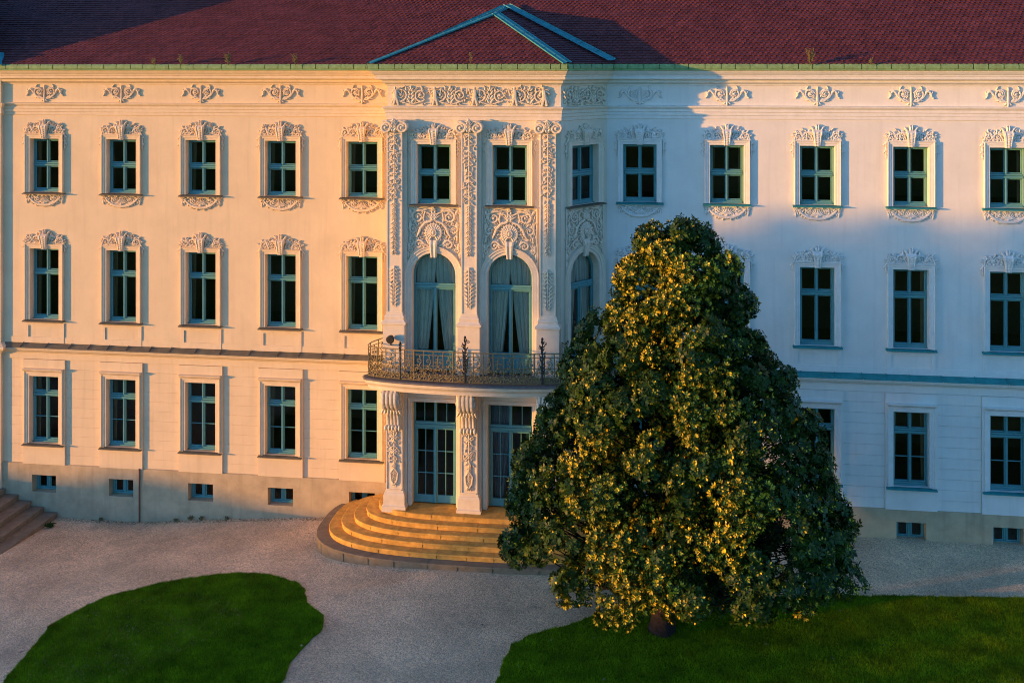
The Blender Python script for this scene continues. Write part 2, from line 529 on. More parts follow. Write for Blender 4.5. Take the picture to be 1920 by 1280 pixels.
def build_walls():
    mb = MB()
    wall_sheet(mb, -25.0, -9.25, Z_PL, 16.1, holes_for(COLS_L))
    wall_sheet(mb, -25.0, -9.25, Z_PL, 16.1, holes_for(COLS_L), y=0.36)
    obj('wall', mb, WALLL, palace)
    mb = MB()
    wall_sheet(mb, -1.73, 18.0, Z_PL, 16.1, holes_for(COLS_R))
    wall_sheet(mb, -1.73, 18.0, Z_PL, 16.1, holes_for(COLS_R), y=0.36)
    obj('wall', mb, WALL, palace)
    mb = MB()
    # pavilion front
    hs, ar = [], []
    for x in DOORX:
        hs.append((x - 0.66, x + 0.66, 11.46, 13.66))
        hs.append((x - 0.80, x + 0.80, 1.0, 4.72))
        hs.append((x - 0.80, x + 0.80, 5.62, 9.92))
        ar.append((x, 0.80, 9.12, 9.92))
    for yy in (-2.0, -1.64):
        wall_sheet(mb, -9.25, -3.20, 0.2, 16.1, hs, y=yy, arches=ar)
    mb.poly([(-9.25, 0, 0.2), (-9.25, -2.0, 0.2), (-9.25, -2.0, 16.1), (-9.25, 0, 16.1)])
    # chamfered right side of the pavilion
    for inn in (0.0, 0.36):
        s = MB()
        c = SIDE_L / 2
        hs = [(c - 0.76, c + 0.76, T0 - 0.02, T1 + 0.14), (c - 0.80, c + 0.80, 5.62, 9.92), (c - 0.76, c + 0.76, 1.0, 4.72)]
        wall_sheet(s, 0, SIDE_L, 0.2, 16.1, hs, y=inn, arches=[(c, 0.80, 9.12, 9.92)])
        s.xf(Matrix.Translation((P_FR[0], P_FR[1], 0)) @ Matrix.Rotation(SIDE_A, 4, 'Z'))
        mb.join(s)
    obj('wall', mb, WALLP, palace)
    # plinth of grey-beige render, slightly proud
    pl = MB()
    for cols, x0, x1 in ((COLS_L, -25.0, -9.25), (COLS_R, -1.73, 18.0)):
        hs = [(c - 0.49, c + 0.49, -0.02, 0.63) for c in cols]
        wall_sheet(pl, x0, x1, -2.0, Z_PL, hs, y=-0.07)
        pl.poly([(x0, -0.07, Z_PL), (x1, -0.07, Z_PL), (x1, 0.0, Z_PL + 0.03), (x0, 0.0, Z_PL + 0.03)])
        for h in hs:
            a, b, c, d = h
            pl.poly([(a, -0.07, c), (a, -0.07, d), (a, 0.42, d), (a, 0.42, c)])
            pl.poly([(b, -0.07, c), (b, 0.42, c), (b, 0.42, d), (b, -0.07, d)])
            pl.poly([(a, -0.07, d), (b, -0.07, d), (b, 0.42, d), (a, 0.42, d)])
            pl.poly([(a, -0.07, c), (a, 0.42, c), (b, 0.42, c), (b, -0.07, c)])
    sweep(pl, [(-9.25, 0.0), (-9.25, -2.0), (-3.20, -2.0), (-1.73, 0)], [(0.06, -0.6), (0.06, 1.0), (0, 1.03)])
    obj('plinth', pl, PLINTH, palace)
    # dark rooms behind the windows: slabs, back wall, partitions
    rm = MB()
    for z in (-1.9, 0.95, 5.45, 10.9, 15.4):
        rm.box(-25, 18, 0.38, 6.5, z, z + 0.2)
        rm.box(-9.3, -3.3, -1.6, 0.38, z, z + 0.2)
        rm.add([(-3.3, -1.6, z), (-1.9, 0.38, z), (-3.3, 0.38, z), (-3.3, -1.6, z + 0.2), (-1.9, 0.38, z + 0.2), (-3.3, 0.38, z + 0.2)],
               [(0, 1, 2), (3, 4, 5), (0, 1, 4, 3)])
    rm.box(-25, 18, 6.5, 6.7, -2, 16)
    for x in (-25.0, -18.5, -9.9, -1.2, 7.1, 17.9):
        rm.box(x - 0.08, x + 0.08, 0.38, 6.5, -2, 16)
    obj('room', rm, ROOM, palace)
build_walls()

# small lesenes and rusticated blocks of the ground floor
def build_ground_floor():
    bm = MB()
    bm.box(-0.43, 0.43, -0.026, 0, 0, 0.33)
    rows = 11
    step = (5.06 - Z_PL) / rows
    def blocks(x0, x1, WALL):
        mb = MB()
        g = 0.011 if WALL is not WALLL else 0.006
        dp = -0.026 if WALL is not WALLL else -0.012
        mb.add([(x0, 0, 0), (x1, 0, 0), (x1, 0, step), (x0, 0, step),
                (x0 + g, dp, g), (x1 - g, dp, g), (x1 - g, dp, step - g), (x0 + g, dp, step - g)],
               [(4, 5, 6, 7), (0, 1, 5, 4), (1, 2, 6, 5), (2, 3, 7, 6), (3, 0, 4, 7)])
        me = mb.mesh('rusticated_block', WALL)
        for k in range(rows):
            o = link('rusticated_block', me, palace)
            o.location = (0, 0, Z_PL + 0.004 + k * step)
    bays = 0.86
    for cols, xa, xb, Wm, Tm in ((COLS_L, -24.8, -9.29, WALLL, TRIML), (COLS_R, -1.69, 17.5, WALL, TRIM)):
        edges = [xa]
        for c in cols:
            edges += [c - bays, c + bays]
        edges.append(xb)
        for i in range(0, len(edges), 2):
            if edges[i + 1] - edges[i] > 0.12:
                blocks(edges[i], edges[i + 1], Wm)
        for c in cols:            # flat bay strip that carries each window, proud of the rustication
            st = MB()
            for (a, b, e, f) in ((c - bays, c - OW / 2 - 0.1, Z_PL, 5.06), (c + OW / 2 + 0.1, c + bays, Z_PL, 5.06),
                                 (c - OW / 2 - 0.1, c + OW / 2 + 0.1, Z_PL, G0 - 0.05), (c - OW / 2 - 0.1, c + OW / 2 + 0.1, G1 + 0.1, 5.06)):
                st.box(a, b, -0.09, 0.01, e + 0.005, f)
            obj('bay_strip', st, Wm, palace)
            ap = MB()             # apron panel below the first floor window with a sunk field
            x0, x1, z0, z1 = c - 0.80, c + 0.80, Z_BELT, M0 - 0.13
            ap.box(x0, x1, -0.035, 0.01, z0, z0 + 0.22)
            ap.box(x0, x1, -0.035, 0.01, z1 - 0.1, z1)
            ap.box(x0, x0 + 0.13, -0.035, 0.01, z0 + 0.22, z1 - 0.1)
            ap.box(x1 - 0.13, x1, -0.035, 0.01, z0 + 0.22, z1 - 0.1)
            obj('apron_panel', ap, Tm, palace)
        # plain fascia under the belt and low skirting line above it
        fs = MB()
        fs.box(xa, xb, -0.045, 0, 5.072, 5.30)
        obj('fascia_band', fs, Wm, palace)
        gaps = [xa] + [v for c in cols for v in (c - 0.80, c + 0.80)] + [xb]
        for i in range(0, len(gaps), 2):
            if gaps[i + 1] - gaps[i] > 0.1:
                sk = MB()
                sk.box(gaps[i], gaps[i + 1], -0.02, 0, Z_BELT, Z_BELT + 0.22)
                obj('skirting_panel', sk, Wm, palace)
build_ground_floor()

# belt course with its copper sheets, entablature, cornice, gutter
def build_mouldings():
    def sweep_parts(name, prof):
        """left wing, middle bay and right wing stretches, mitred where they meet"""
        rows = [offset_path(PATH, o) for o, z in prof]
        for i0, i1, m in ((0, 1, TRIML), (1, 4, TRIMP), (4, 5, TRIM)):
            mb = MB()
            mb.strip([[(r[i].x, r[i].y, z) for i in range(i0, i1 + 1)] for r, (o, z) in zip(rows, prof)])
            obj(name, mb, m, palace)
    for path, Tm in (([(-25.0, 0.0), (-9.25, 0.0)], TRIML), ([(-1.73, 0.0), (18.0, 0.0)], TRIM)):
        mb = MB()
        sweep(mb, path, [(0.0, 5.24), (0.05, 5.26), (0.06, 5.32), (0.10, 5.345), (0.16, 5.40), (0.20, 5.42), (0.26, 5.45), (0.28, 5.50), (0.30, 5.52), (0.30, 5.555), (0.0, 5.556)])
        obj('belt_course', mb, Tm, palace)
        x = path[0][0]
        while x < path[1][0]:
            x2 = min(x + rnd.uniform(0.75, 1.15), path[1][0])
            sh = MB()
            j = rnd.uniform(-0.006, 0.006)
            sweep(sh, [(x + 0.006, 0), (x2 - 0.006, 0)], [(0.0, 5.68 + j), (0.32, 5.575 + j), (0.325, 5.545), (0.31, 5.545)])
            sh.box(x2 - 0.02, x2 + 0.005, -0.32, -0.02, 5.57, 5.60)
            sh.v = [(a, b, c + (0.12 * (1 + b / 0.32) if i >= len(sh.v) - 8 else 0)) for i, (a, b, c) in enumerate(sh.v)]
            obj('belt_sheet', sh, SHEETL if Tm is TRIML else SHEET, palace)
            x = x2
    ARCHI = [(0.0, 14.44), (0.035, 14.45), (0.035, 14.56), (0.06, 14.575), (0.06, 14.68), (0.085, 14.70), (0.085, 14.79), (0.13, 14.83), (0.16, 14.87), (0.165, 14.905), (0.0, 14.925)]
    sweep_parts('architrave', ARCHI)
    CORN = [(0.0, 15.62), (0.03, 15.63), (0.04, 15.67), (0.09, 15.70), (0.15, 15.73), (0.16, 15.76), (0.16, 15.80), (0.20, 15.83), (0.33, 15.845), (0.345, 15.87),
                    (0.345, 15.95), (0.38, 15.97), (0.38, 15.995), (0.43, 16.04), (0.48, 16.10), (0.50, 16.14), (0.50, 16.17), (0.0, 16.172)]
    sweep_parts('cornice', CORN)
    # copper gutter: a bracket lip under it and separate sheets with standing seams
    lip = MB()
    sweep(lip, PATH, [(0.50, 16.40), (0.50, 16.165)])
    sweep(lip, PATH, [(0.44, 16.150), (0.56, 16.155), (0.575, 16.175), (0.56, 16.20)])
    obj('gutter_lip', lip, GUTTER, palace)
    segs = [Vector(p) for p in PATH]
    front = offset_path(PATH, 0.56)
    for i in range(len(segs) - 1):
        A, B = front[i], front[i + 1]
        L = (B - A).length
        t = 0.0
        pav = i in (2, 3)
        while t < L - 1e-3:
            t2 = min(L, t + (rnd.uniform(0.26, 0.62) if pav else rnd.uniform(0.46, 0.58)))
            p, q = A + (B - A) * (t / L), A + (B - A) * (t2 / L)
            d = (B - A).normalized()
            p2, q2 = p + d * 0.006, q - d * 0.018
            mb = MB()
            j = rnd.uniform(-0.004, 0.004)
            sweep(mb, [tuple(p2), tuple(q2)], [(-0.05, 16.17), (0.0 + j, 16.185), (0.022 + j, 16.24), (0.018 + j, 16.32), (-0.012, 16.375), (-0.06, 16.39), (-0.14, 16.385)])
            obj('gutter_sheet', mb, GUTTER, palace)
            t = t2
build_mouldings()

# ------------------------------------------------------------------ roof
SLOPE = 0.532
EAVE = offset_path(PATH, 0.52)
Z_E = 16.375
def rz(y):
    return Z_E + SLOPE * (y + 0.52)
APEX = Vector((-5.87, 3.62, rz(3.62) + 0.02))
APEX1 = Vector((-5.87, 0.80, 18.24))
RIDGE_Y = 11.0

def tile_plane(mb, O, U, V, poly, tw=0.185, ex=0.205, seed=1):
    """shingle a plane: O origin at the eave, U along, V up the slope; poly is the region in (u, v)"""
    rg = random.Random(seed)
    U, V = Vector(U).normalized(), Vector(V).normalized()
    N = U.cross(V).normalized()
    us = [p[0] for p in poly]
    vs_ = [p[1] for p in poly]
    rows = int((max(vs_) + 0.05) / ex) + 1
    cu, cv = [], []
    for r in range(rows):
        off = (r % 2) * tw / 2
        k = int((max(us) - min(us)) / tw) + 2
        for c in range(k):
            cu.append(min(us) + off + c * tw)
            cv.append(r * ex)
    ok = inside(np.array(cu), np.array(cv) + ex * 0.5, poly)
    for u, v, q in zip(cu, cv, ok):
        if not q:
            continue
        lift = rg.uniform(-0.004, 0.009)
        tilt = rg.uniform(-0.006, 0.006)
        h = tw / 2 - 0.004
        th = 0.022
        def pt(a, b, n):
            return tuple(O + U * (u + a) + V * (v + b) + N * n)
        lo, hi = 0.040 + lift, 0.010
        mb.add([pt(-h, 0.0, lo - tilt), pt(h, 0.0, lo + tilt), pt(h, ex * 1.25, hi), pt(-h, ex * 1.25, hi), pt(0.0, -0.03, lo),
                pt(-h, 0.0, lo - tilt - th), pt(h, 0.0, lo + tilt - th), pt(0.0, -0.03, lo - th)],
               [(0, 4, 1, 2, 3), (5, 7, 4, 0), (7, 6, 1, 4), (6, 2, 1), (3, 5, 0)])

def flashing(name, a, b, n1, n2, wid=0.16, rib=True, parent=palace):
    """bent copper strip along the edge a-b lying on both roof planes"""
    a, b = Vector(a), Vector(b)
    d = (b - a).normalized()
    s1 = n1.cross(d).normalized()
    s2 = d.cross(n2).normalized()
    mb = MB()
    steps = 7
    rows = []
    for k in range(steps + 1):
        p = a + (b - a) * (k / steps)
        rows.append([tuple(p + s1 * wid + n1 * 0.055), tuple(p + s1 * wid * 0.94 + n1 * 0.10), tuple(p + s1 * wid * 0.86 + n1 * 0.062),
                     tuple(p + (n1 + n2).normalized() * 0.075), tuple(p + s2 * wid * 0.86 + n2 * 0.062), tuple(p + s2 * wid * 0.94 + n2 * 0.10), tuple(p + s2 * wid + n2 * 0.055)])
    mb.strip(rows)
    for k in range(1, steps):
        p = a + (b - a) * (k / steps)
        for s, n in ((s1, n1), (s2, n2)):
            mb.tube([p + n * 0.08, p + s * wid * 0.85 + n * 0.072], 0.012, 4)
    return obj(name, mb, COPPER, parent)

def build_roof():
    er, el = EAVE[4], EAVE[1]
    # deck
    mb = MB()
    x0, x1 = -46.0, 18.0
    zr = rz(RIDGE_Y)
    mb.add([(x0, -0.52, Z_E), (x1, -0.52, Z_E), (x1, RIDGE_Y, zr), (x0, RIDGE_Y, zr), (x0, RIDGE_Y * 2 + 0.5, Z_E), (x1, RIDGE_Y * 2 + 0.5, Z_E)],
           [(0, 1, 2, 3), (3, 2, 5, 4)])
    mb.add([(x0, -0.52, Z_E), (x0, 22.5, Z_E), (x0, RIDGE_Y, zr)], [(0, 1, 2)])
    mb.add([(x1, -0.52, Z_E), (x1, 22.5, Z_E), (x1, RIDGE_Y, zr)], [(0, 2, 1)])
    kl = Vector((EAVE[2].x, EAVE[2].y, Z_E))
    kr = Vector((EAVE[3].x, EAVE[3].y, Z_E))
    vr = Vector((er.x, er.y, Z_E))
    vl = Vector((el.x, el.y, Z_E))
    mb.add([tuple(kl), tuple(kr), tuple(APEX1)], [(0, 1, 2)])
    mb.add([tuple(kr), tuple(vr), tuple(APEX), tuple(APEX1)], [(0, 1, 2), (0, 2, 3)])
    mb.add([tuple(vl), tuple(kl), tuple(APEX1), tuple(APEX)], [(0, 1, 3), (1, 2, 3)])
    roof = obj('roof', mb, DECK, palace)
    # tiles of the big front slope, leaving out the part under the pavilion roof
    t = MB()
    O = Vector((0, -0.50, Z_E))
    V = Vector((0, 1, SLOPE)).normalized()
    ca = 1 / V.y
    def uv(p):
        return (p.x, (p.y + 0.50) * ca)
    top = 7.4
    poly = [(-32.0, 0), (vl.x, 0), uv(APEX), (vr.x, 0), (17.0, 0), (17.0, top), (-32.0, top)]
    tile_plane(t, O, (1, 0, 0), V, poly, seed=2)
    o = obj('roof_tiles', t, TILE, palace)
    o['kind'] = 'stuff'
    t = MB()
    Vf = Vector((0, APEX1.y - kl.y, APEX1.z - Z_E))
    Lf = Vf.length
    tile_plane(t, Vector((0, kl.y, Z_E)), (1, 0, 0), Vf, [(kl.x, 0), (kr.x, 0), (APEX1.x, Lf)], seed=3)
    o = obj('roof_tiles', t, TILE, palace)
    o['kind'] = 'stuff'
    # each cheek of the middle bay's roof is two triangles folded along the line eave corner - valley top
    for o_, p_, q_, sd in ((kr, vr, APEX, 4), (kr, APEX, APEX1, 5), (vl, kl, APEX, 6), (kl, APEX1, APEX, 7)):
        t = MB()
        n_ = (p_ - o_).cross(q_ - o_).normalized()
        U = Vector((0, 0, 1)).cross(n_).normalized()
        Vv = n_.cross(U).normalized()
        tile_plane(t, o_, U, Vv, [((q - o_).dot(U), (q - o_).dot(Vv)) for q in (o_, p_, q_)], seed=sd)
        o = obj('roof_tiles', t, TILE, palace)
        o['kind'] = 'stuff'
    nM = Vector((0, -SLOPE, 1)).normalized()
    nF = Vector((0, -Vf.z, Vf.y)).normalized()
    def nrm(a, b, c):
        n = (b - a).cross(c - a).normalized()
        return n if n.z > 0 else -n
    nR = nrm(kr, vr, APEX1)
    nL = nrm(kl, vl, APEX1)
    flashing('ridge_flashing', APEX1, APEX, nL, nR, 0.11)
    flashing('hip_flashing', kr, APEX1, nF, nR, 0.17)
    flashing('hip_flashing', kl, APEX1, nL, nF, 0.13)
    flashing('valley_flashing', vr + Vector((-0.06, 0, 0.07)), APEX + Vector((0, 0, 0.07)), nR, nM, 0.19)
    flashing('valley_flashing', vl + Vector((0, 0, 0.03)), APEX, nM, nL, 0.24)
    # the neighbouring corner block at the left edge: projecting wall and steep roof
    lw = MB()
    lw.box(-34, -25.0, -0.17, 9, -2, 16.16)
    obj('corner_wall', lw, WALLL, palace)
    lc = MB()
    sweep(lc, [(-34, -0.17), (-25.0, -0.17), (-25.0, 0.0)], [(0.0, 14.44), (0.06, 14.5), (0.06, 14.68), (0.16, 14.87), (0.165, 14.905), (0.0, 14.925)])
    sweep(lc, [(-34, -0.17), (-25.0, -0.17), (-25.0, 0.0)], [(0.0, 5.24), (0.1, 5.345), (0.26, 5.45), (0.30, 5.52), (0.30, 5.58), (0.0, 5.70)])
    obj('corner_moulding', lc, TRIML, palace)
    lr = MB()
    b0 = [(-34.5, -0.7), (-25.2, -0.7), (-30.5, 6.5), (-34.5, 6.5)]
    b1 = [(-33.0, 1.0), (-26.1, 1.0), (-30.9, 6.4), (-33.0, 6.4)]
    lr.strip([[(x, y, 16.36) for x, y in b0], [(x, y, 19.75) for x, y in b1]], True)
    lr.poly([(x, y, 19.75) for x, y in b1])
    obj('mansard_roof', lr, TILE, palace)
    fl = MB()
    rows = []
    for k in range(7):
        s = k / 6
        z = 16.34 + 0.52 * s
        x = -24.62 - 0.55 * s ** 0.7
        rows.append([(x - 0.5, -0.78 + 0.1 * s, z), (x - 0.12, -0.72 + 0.12 * s, z + 0.05), (x, -0.55 + 0.25 * s, z + 0.02), (x + 0.06, -0.25 + 0.45 * s, z - 0.02)])
    fl.strip(rows)
    obj('corner_flashing', fl, COPPER, palace, True)
build_roof()

# ------------------------------------------------------------------ stucco ornament kit (x right, z up, -y out of the wall)
class Orn(MB):
    def leaf(s, x, z, ang, L, W, h=0.05, curl=0.0, base=0.012):
        rows = []
        n = 5
        px, pz, a = x, z, ang
        for i in range(n + 1):
            t = i / n
            wd = W * (math.sin(PI * (0.12 + 0.88 * t) ** 0.85)) * (1.0 if i % 2 else 0.78) * 0.5
            if i == n:
                wd = W * 0.03
            dx, dz = math.cos(a), math.sin(a)
            ht = base + h * math.sin(PI * (0.15 + 0.75 * t))
            ed = base + h * 0.25
            rows.append([(px - dz * wd, -ed * 0.2, pz + dx * wd), (px - dz * wd * 0.7, -(ed + ht * 0.35), pz + dx * wd * 0.7), (px, -ht, pz),
                         (px + dz * wd * 0.7, -(ed + ht * 0.35), pz - dx * wd * 0.7), (px + dz * wd, -ed * 0.2, pz - dx * wd)])
            px += dx * L / n
            pz += dz * L / n
            a += curl / n
        s.strip(rows)
    def line(s, pts, r, h=0.02):
        if not isinstance(r, (list, tuple)):
            r = [r] * len(pts)
        s.tube([(p[0], -h - rr * 0.3, p[1]) for p, rr in zip(pts, r)], list(r), 6)
    def scroll(s, x, z, r, a0, turns, sgn=1, th=0.03, h=0.025, tail=None, leaves=True):
        """spiral winding into (x, z) starting at radius r and angle a0"""
        n = int(11 * turns) + 3
        pts, rr = [], []
        if tail:
            pts += [tail]
            rr += [th * 0.5]
        for i in range(n + 1):
            t = i / n
            q = r * (1 - 0.80 * t)
            a = a0 + sgn * turns * 2 * PI * t
            pts.append((x + q * math.cos(a), z + q * math.sin(a)))
            rr.append(th * (1.0 - 0.45 * t))
        s.line(pts, rr, h)
        s.blob(x, -h * 1.5, z, r * 0.20, 0.045, r * 0.20, 7, 4)
        if leaves:
            for k in range(3):
                a = a0 + sgn * (0.25 + 0.75 * k) * 1.5
                s.leaf(x + r * 0.85 * math.cos(a), z + r * 0.85 * math.sin(a), a + sgn * 0.9, r * 0.95, r * 0.42, 0.045, sgn * 0.9)
    def spray(s, x, z, ang, L, n=5, W=0.09, spread=0.7, h=0.05):
        """acanthus: a midrib with leaflets on both sides"""
        s.line([(x + L * t * math.cos(ang), z + L * t * math.sin(ang)) for t in (0, 0.35, 0.7, 1.0)], [0.022, 0.02, 0.015, 0.006], 0.02)
        for i in range(n):
            t = (i + 0.4) / n
            for sg in (-1, 1):
                s.leaf(x + L * t * math.cos(ang), z + L * t * math.sin(ang), ang + sg * spread, L * 0.42 * (1.1 - 0.5 * t), W * (1.1 - 0.4 * t), h, -sg * 0.5)
        s.leaf(x + L * 0.85 * math.cos(ang), z + L * 0.85 * math.sin(ang), ang, L * 0.35, W, h)
    def rosette(s, x, z, r, n=8, h=0.05):
        for k in range(n):
            a = 2 * PI * k / n
            s.leaf(x + r * 0.15 * math.cos(a), z + r * 0.15 * math.sin(a), a, r, r * 0.55, h)
        s.blob(x, -0.04, z, r * 0.28, 0.06, r * 0.28, 7, 4)
    def shell(s, x, z, r, a0, a1, n=9, h=0.07):
        for k in range(n):
            a = a0 + (a1 - a0) * k / (n - 1)
            s.leaf(x, z, a, r, r * 0.9 * abs(a1 - a0) / n * 1.25, h)
    def mir(s, fn):
        """run fn on a fresh kit and add it twice, mirrored in x"""
        o = Orn()
        fn(o)
        s.join(o)
        n = len(s.v)
        s.v.extend([(-a, b, c) for a, b, c in o.v])
        s.f.extend([tuple(reversed([i + n for i in f])) for f in o.f])

def crown_orn(seed, main):
    """relief over a window; origin at the top centre of the opening, surround 0.19 wide"""
    rg = random.Random(seed)
    o = Orn()
    z0 = 0.20
    # keystone console
    rows = []
    for z, hw, y in ((-0.01, 0.095, 0.13), (0.12, 0.11, 0.17), (0.28, 0.13, 0.20), (0.42, 0.16, 0.25), (0.50, 0.175, 0.24), (0.56, 0.16, 0.13)):
        rows.append([(-hw, 0, z), (-hw, -y, z), (-hw * 0.72, -y - 0.022, z), (-hw * 0.55, -y, z), (hw * 0.55, -y, z), (hw * 0.72, -y - 0.022, z), (hw, -y, z), (hw, 0, z)])
    o.strip(rows)
    o.poly(list(reversed(rows[-1])))
    o.poly(rows[0])
    for k in range(6):
        z = 0.03 + k * 0.085
        o.blob(0, -0.165 - 0.016 * k, z, 0.055, 0.03, 0.036, 6, 4)
    def side(s):
        s.leaf(0.12, 0.50, R(75), 0.24, 0.13, 0.10, -0.9)
        s.leaf(0.03, 0.53, R(92), 0.22, 0.12, 0.14, -0.3)
        s.leaf(0.16, 0.42, R(38), 0.26, 0.14, 0.09, -1.0)
        s.scroll(0.36, z0 + 0.15, 0.135, R(150), 1.35, -1, 0.030, 0.045, (0.16, z0 + 0.03))
        s.scroll(0.62, z0 + 0.13, 0.125, R(20), 1.3, 1, 0.030, 0.045, (0.80, z0 - 0.05))
        s.leaf(0.46, z0 + 0.02, R(80), 0.30, 0.13, 0.08, -0.7)
        s.leaf(0.50, z0 + 0.20, R(60), 0.20, 0.11, 0.08, -0.8)
        s.leaf(0.33, z0 + 0.27, R(115), 0.15, 0.10, 0.07, 0.9)
        s.leaf(0.68, z0 + 0.23, R(70), 0.15, 0.10, 0.07, -1.1)
        s.leaf(0.76, z0 + 0.12, R(30), 0.14, 0.10, 0.06, -1.0)
        for k in range(5):
            s.leaf(0.22 + 0.12 * k, z0 + 0.02, R(60 + rg.uniform(-25, 35)), 0.14, 0.08, 0.06, rg.uniform(-0.8, 0.8))
        for k in range(40):
            x = rg.uniform(0.17, 0.80)
            s.leaf(x, z0 + rg.uniform(0.02, 0.36 - 0.16 * max(0, x - 0.55) / 0.25), rg.uniform(0, 2 * PI), rg.uniform(0.08, 0.14), 0.05, rg.uniform(0.05, 0.10), rg.uniform(-1.4, 1.4))
        s.line([(0.14, z0 + 0.005), (0.5, z0 + 0.012), (0.81, z0 + 0.005)], 0.022, 0.02)
        # ear that hangs down beside the surround
        e = -0.42 if not main else -0.16
        pts = [(0.80, z0 + 0.02), (0.845, z0 - 0.12), (0.83, z0 - 0.28 if not main else z0 - 0.2), (0.845, e + 0.1), (0.82, e)]
        s.line(pts, [0.03, 0.026, 0.03, 0.022, 0.01], 0.03)
        for k in range(4 if not main else 2):
            s.leaf(0.835, z0 - 0.06 - 0.13 * k, R(-60 - 40 * (k % 2)), 0.15, 0.08, 0.06, 0.6)
            s.leaf(0.835, z0 - 0.10 - 0.13 * k, R(-115), 0.12, 0.06, 0.05, -0.6)
    o.mir(side)
    return o

def apron_orn(seed):
    rg = random.Random(seed)
    o = Orn()
    def side(s):
        s.rosette(0.72, -0.10, 0.10, 7, 0.06)
        s.leaf(0.74, -0.18, R(-95), 0.20, 0.10, 0.06)
        s.leaf(0.69, -0.18, R(-110), 0.16, 0.08, 0.05)
        s.leaf(0.78, -0.05, R(20), 0.10, 0.07, 0.05)
        pts = [(0.66, -0.12), (0.54, -0.24), (0.40, -0.34), (0.22, -0.41), (0.0, -0.43)]
        s.line(pts, [0.03, 0.042, 0.05, 0.055, 0.055], 0.04)
        for i in range(11):
            t = i / 10
            x = 0.66 - 0.62 * t
            z = -0.12 - 0.30 * math.sin(t * PI / 2)
            s.leaf(x, z, R(200 + 25 * t) + rg.uniform(-0.5, 0.5) + (1.5 if i % 2 else -0.9), 0.14, 0.08, 0.07, rg.uniform(-0.5, 0.5))
        s.scroll(0.30, -0.20, 0.11, R(-60), 1.2, 1, 0.025, 0.035, (0.12, -0.33))
        s.leaf(0.44, -0.12, R(190), 0.2, 0.1, 0.06, 0.8)
        s.leaf(0.55, -0.07, R(170), 0.16, 0.07, 0.05, -0.5)
        for k in range(8):
            s.leaf(rg.uniform(0.08, 0.55), rg.uniform(-0.36, -0.08), rg.uniform(0, 6.28), 0.12, 0.065, 0.06, rg.uniform(-1, 1))
    o.mir(side)
    o.shell(0, -0.36, 0.30, R(25), R(155), 9, 0.09)
    o.shell(0, -0.34, 0.17, R(205), R(335), 6, 0.06)
    o.blob(0, -0.07, -0.34, 0.06, 0.06, 0.05)
    return o

def frieze_orn(seed):
    rg = random.Random(seed)
    o = Orn()
    def side(s):
        s.scroll(0.24, 0.02, 0.20, R(-110), 1.6, 1, 0.034, 0.03, (0.02, -0.26))
        s.scroll(0.25, 0.03, 0.10, R(60), 1.0, 1, 0.024, 0.05, None, True)
        s.line([(0.05, -0.24), (0.22, -0.23), (0.40, -0.10), (0.50, 0.06), (0.60, 0.14)], [0.03, 0.035, 0.03, 0.03, 0.012], 0.03)
        s.leaf(0.46, 0.02, R(55), 0.26, 0.13, 0.07, -1.3)
        s.leaf(0.55, 0.12, R(-20), 0.24, 0.12, 0.07, -1.2)
        s.leaf(0.64, 0.06, R(-75), 0.22, 0.10, 0.06, 0.6)
        s.leaf(0.66, 0.02, R(40), 0.12, 0.09, 0.06, 0.6)
        s.leaf(0.70, -0.10, R(-30), 0.09, 0.08, 0.05, 0.6)
        for k in range(7):
            a = rg.uniform(0, 6.28)
            s.leaf(0.24 + 0.13 * math.cos(a), 0.02 + 0.13 * math.sin(a), a + 1.2, 0.11, 0.06, 0.06, 0.8)
        s.leaf(0.03, -0.26, R(-50), 0.16, 0.09, 0.06, 0.5)
    o.mir(side)
    o.line([(0, -0.26), (0, 0.0), (0, 0.22)], [0.05, 0.035, 0.02], 0.03)
    o.leaf(0, 0.1, R(90), 0.18, 0.1, 0.07)
    o.leaf(0, -0.22, R(-90), 0.20, 0.13, 0.07)
    return o

def vine_strip(length, width, seed, step=0.17):
    """candelabra of slender leaves and tendrils on a stem, from z=0 downwards"""
    rg = random.Random(seed)
    o = Orn()
    o.line([(0, -length * t) for t in (0, 0.25, 0.5, 0.75, 1.0)], [0.026, 0.024, 0.022, 0.02, 0.008], 0.03)
    z = -0.05
    k = 0
    hw = width / 2
    while z > -length + 0.10:
        lower = z < -length * 0.55
        for sg in (-1, 1):
            if lower:
                o.leaf(sg * 0.012, z, R(-90) + sg * R(rg.uniform(28, 48)), rg.uniform(0.13, 0.20), 0.042, 0.055, sg * rg.uniform(0.2, 0.7))
                o.leaf(sg * 0.02, z - 0.07, R(-90) + sg * R(rg.uniform(20, 35)), 0.13, 0.034, 0.05, 0.0)
            else:
                if (k + (sg > 0)) % 5 == 0:
                    o.scroll(sg * hw * 0.58, z - 0.05, 0.075, R(90), 1.3, -sg, 0.015, 0.03, (sg * 0.02, z - 0.14), False)
                o.leaf(sg * 0.015, z, R(-90) + sg * R(rg.uniform(35, 110)), rg.uniform(0.13, 0.20), 0.055, 0.07, -sg * rg.uniform(-0.3, 1.3))
                o.leaf(sg * hw * rg.uniform(0.35, 0.8), z - rg.uniform(0, 0.1), R(-90) + sg * R(rg.uniform(-60, 80)), 0.12, 0.045, 0.06, rg.uniform(-1, 1))
                o.leaf(sg * hw * rg.uniform(0.3, 0.9), z - rg.uniform(0, 0.15), rg.uniform(0, 6.28), 0.09, 0.04, 0.05, rg.uniform(-1, 1))
        z -= step * rg.uniform(0.8, 1.15)
        k += 1
    return o

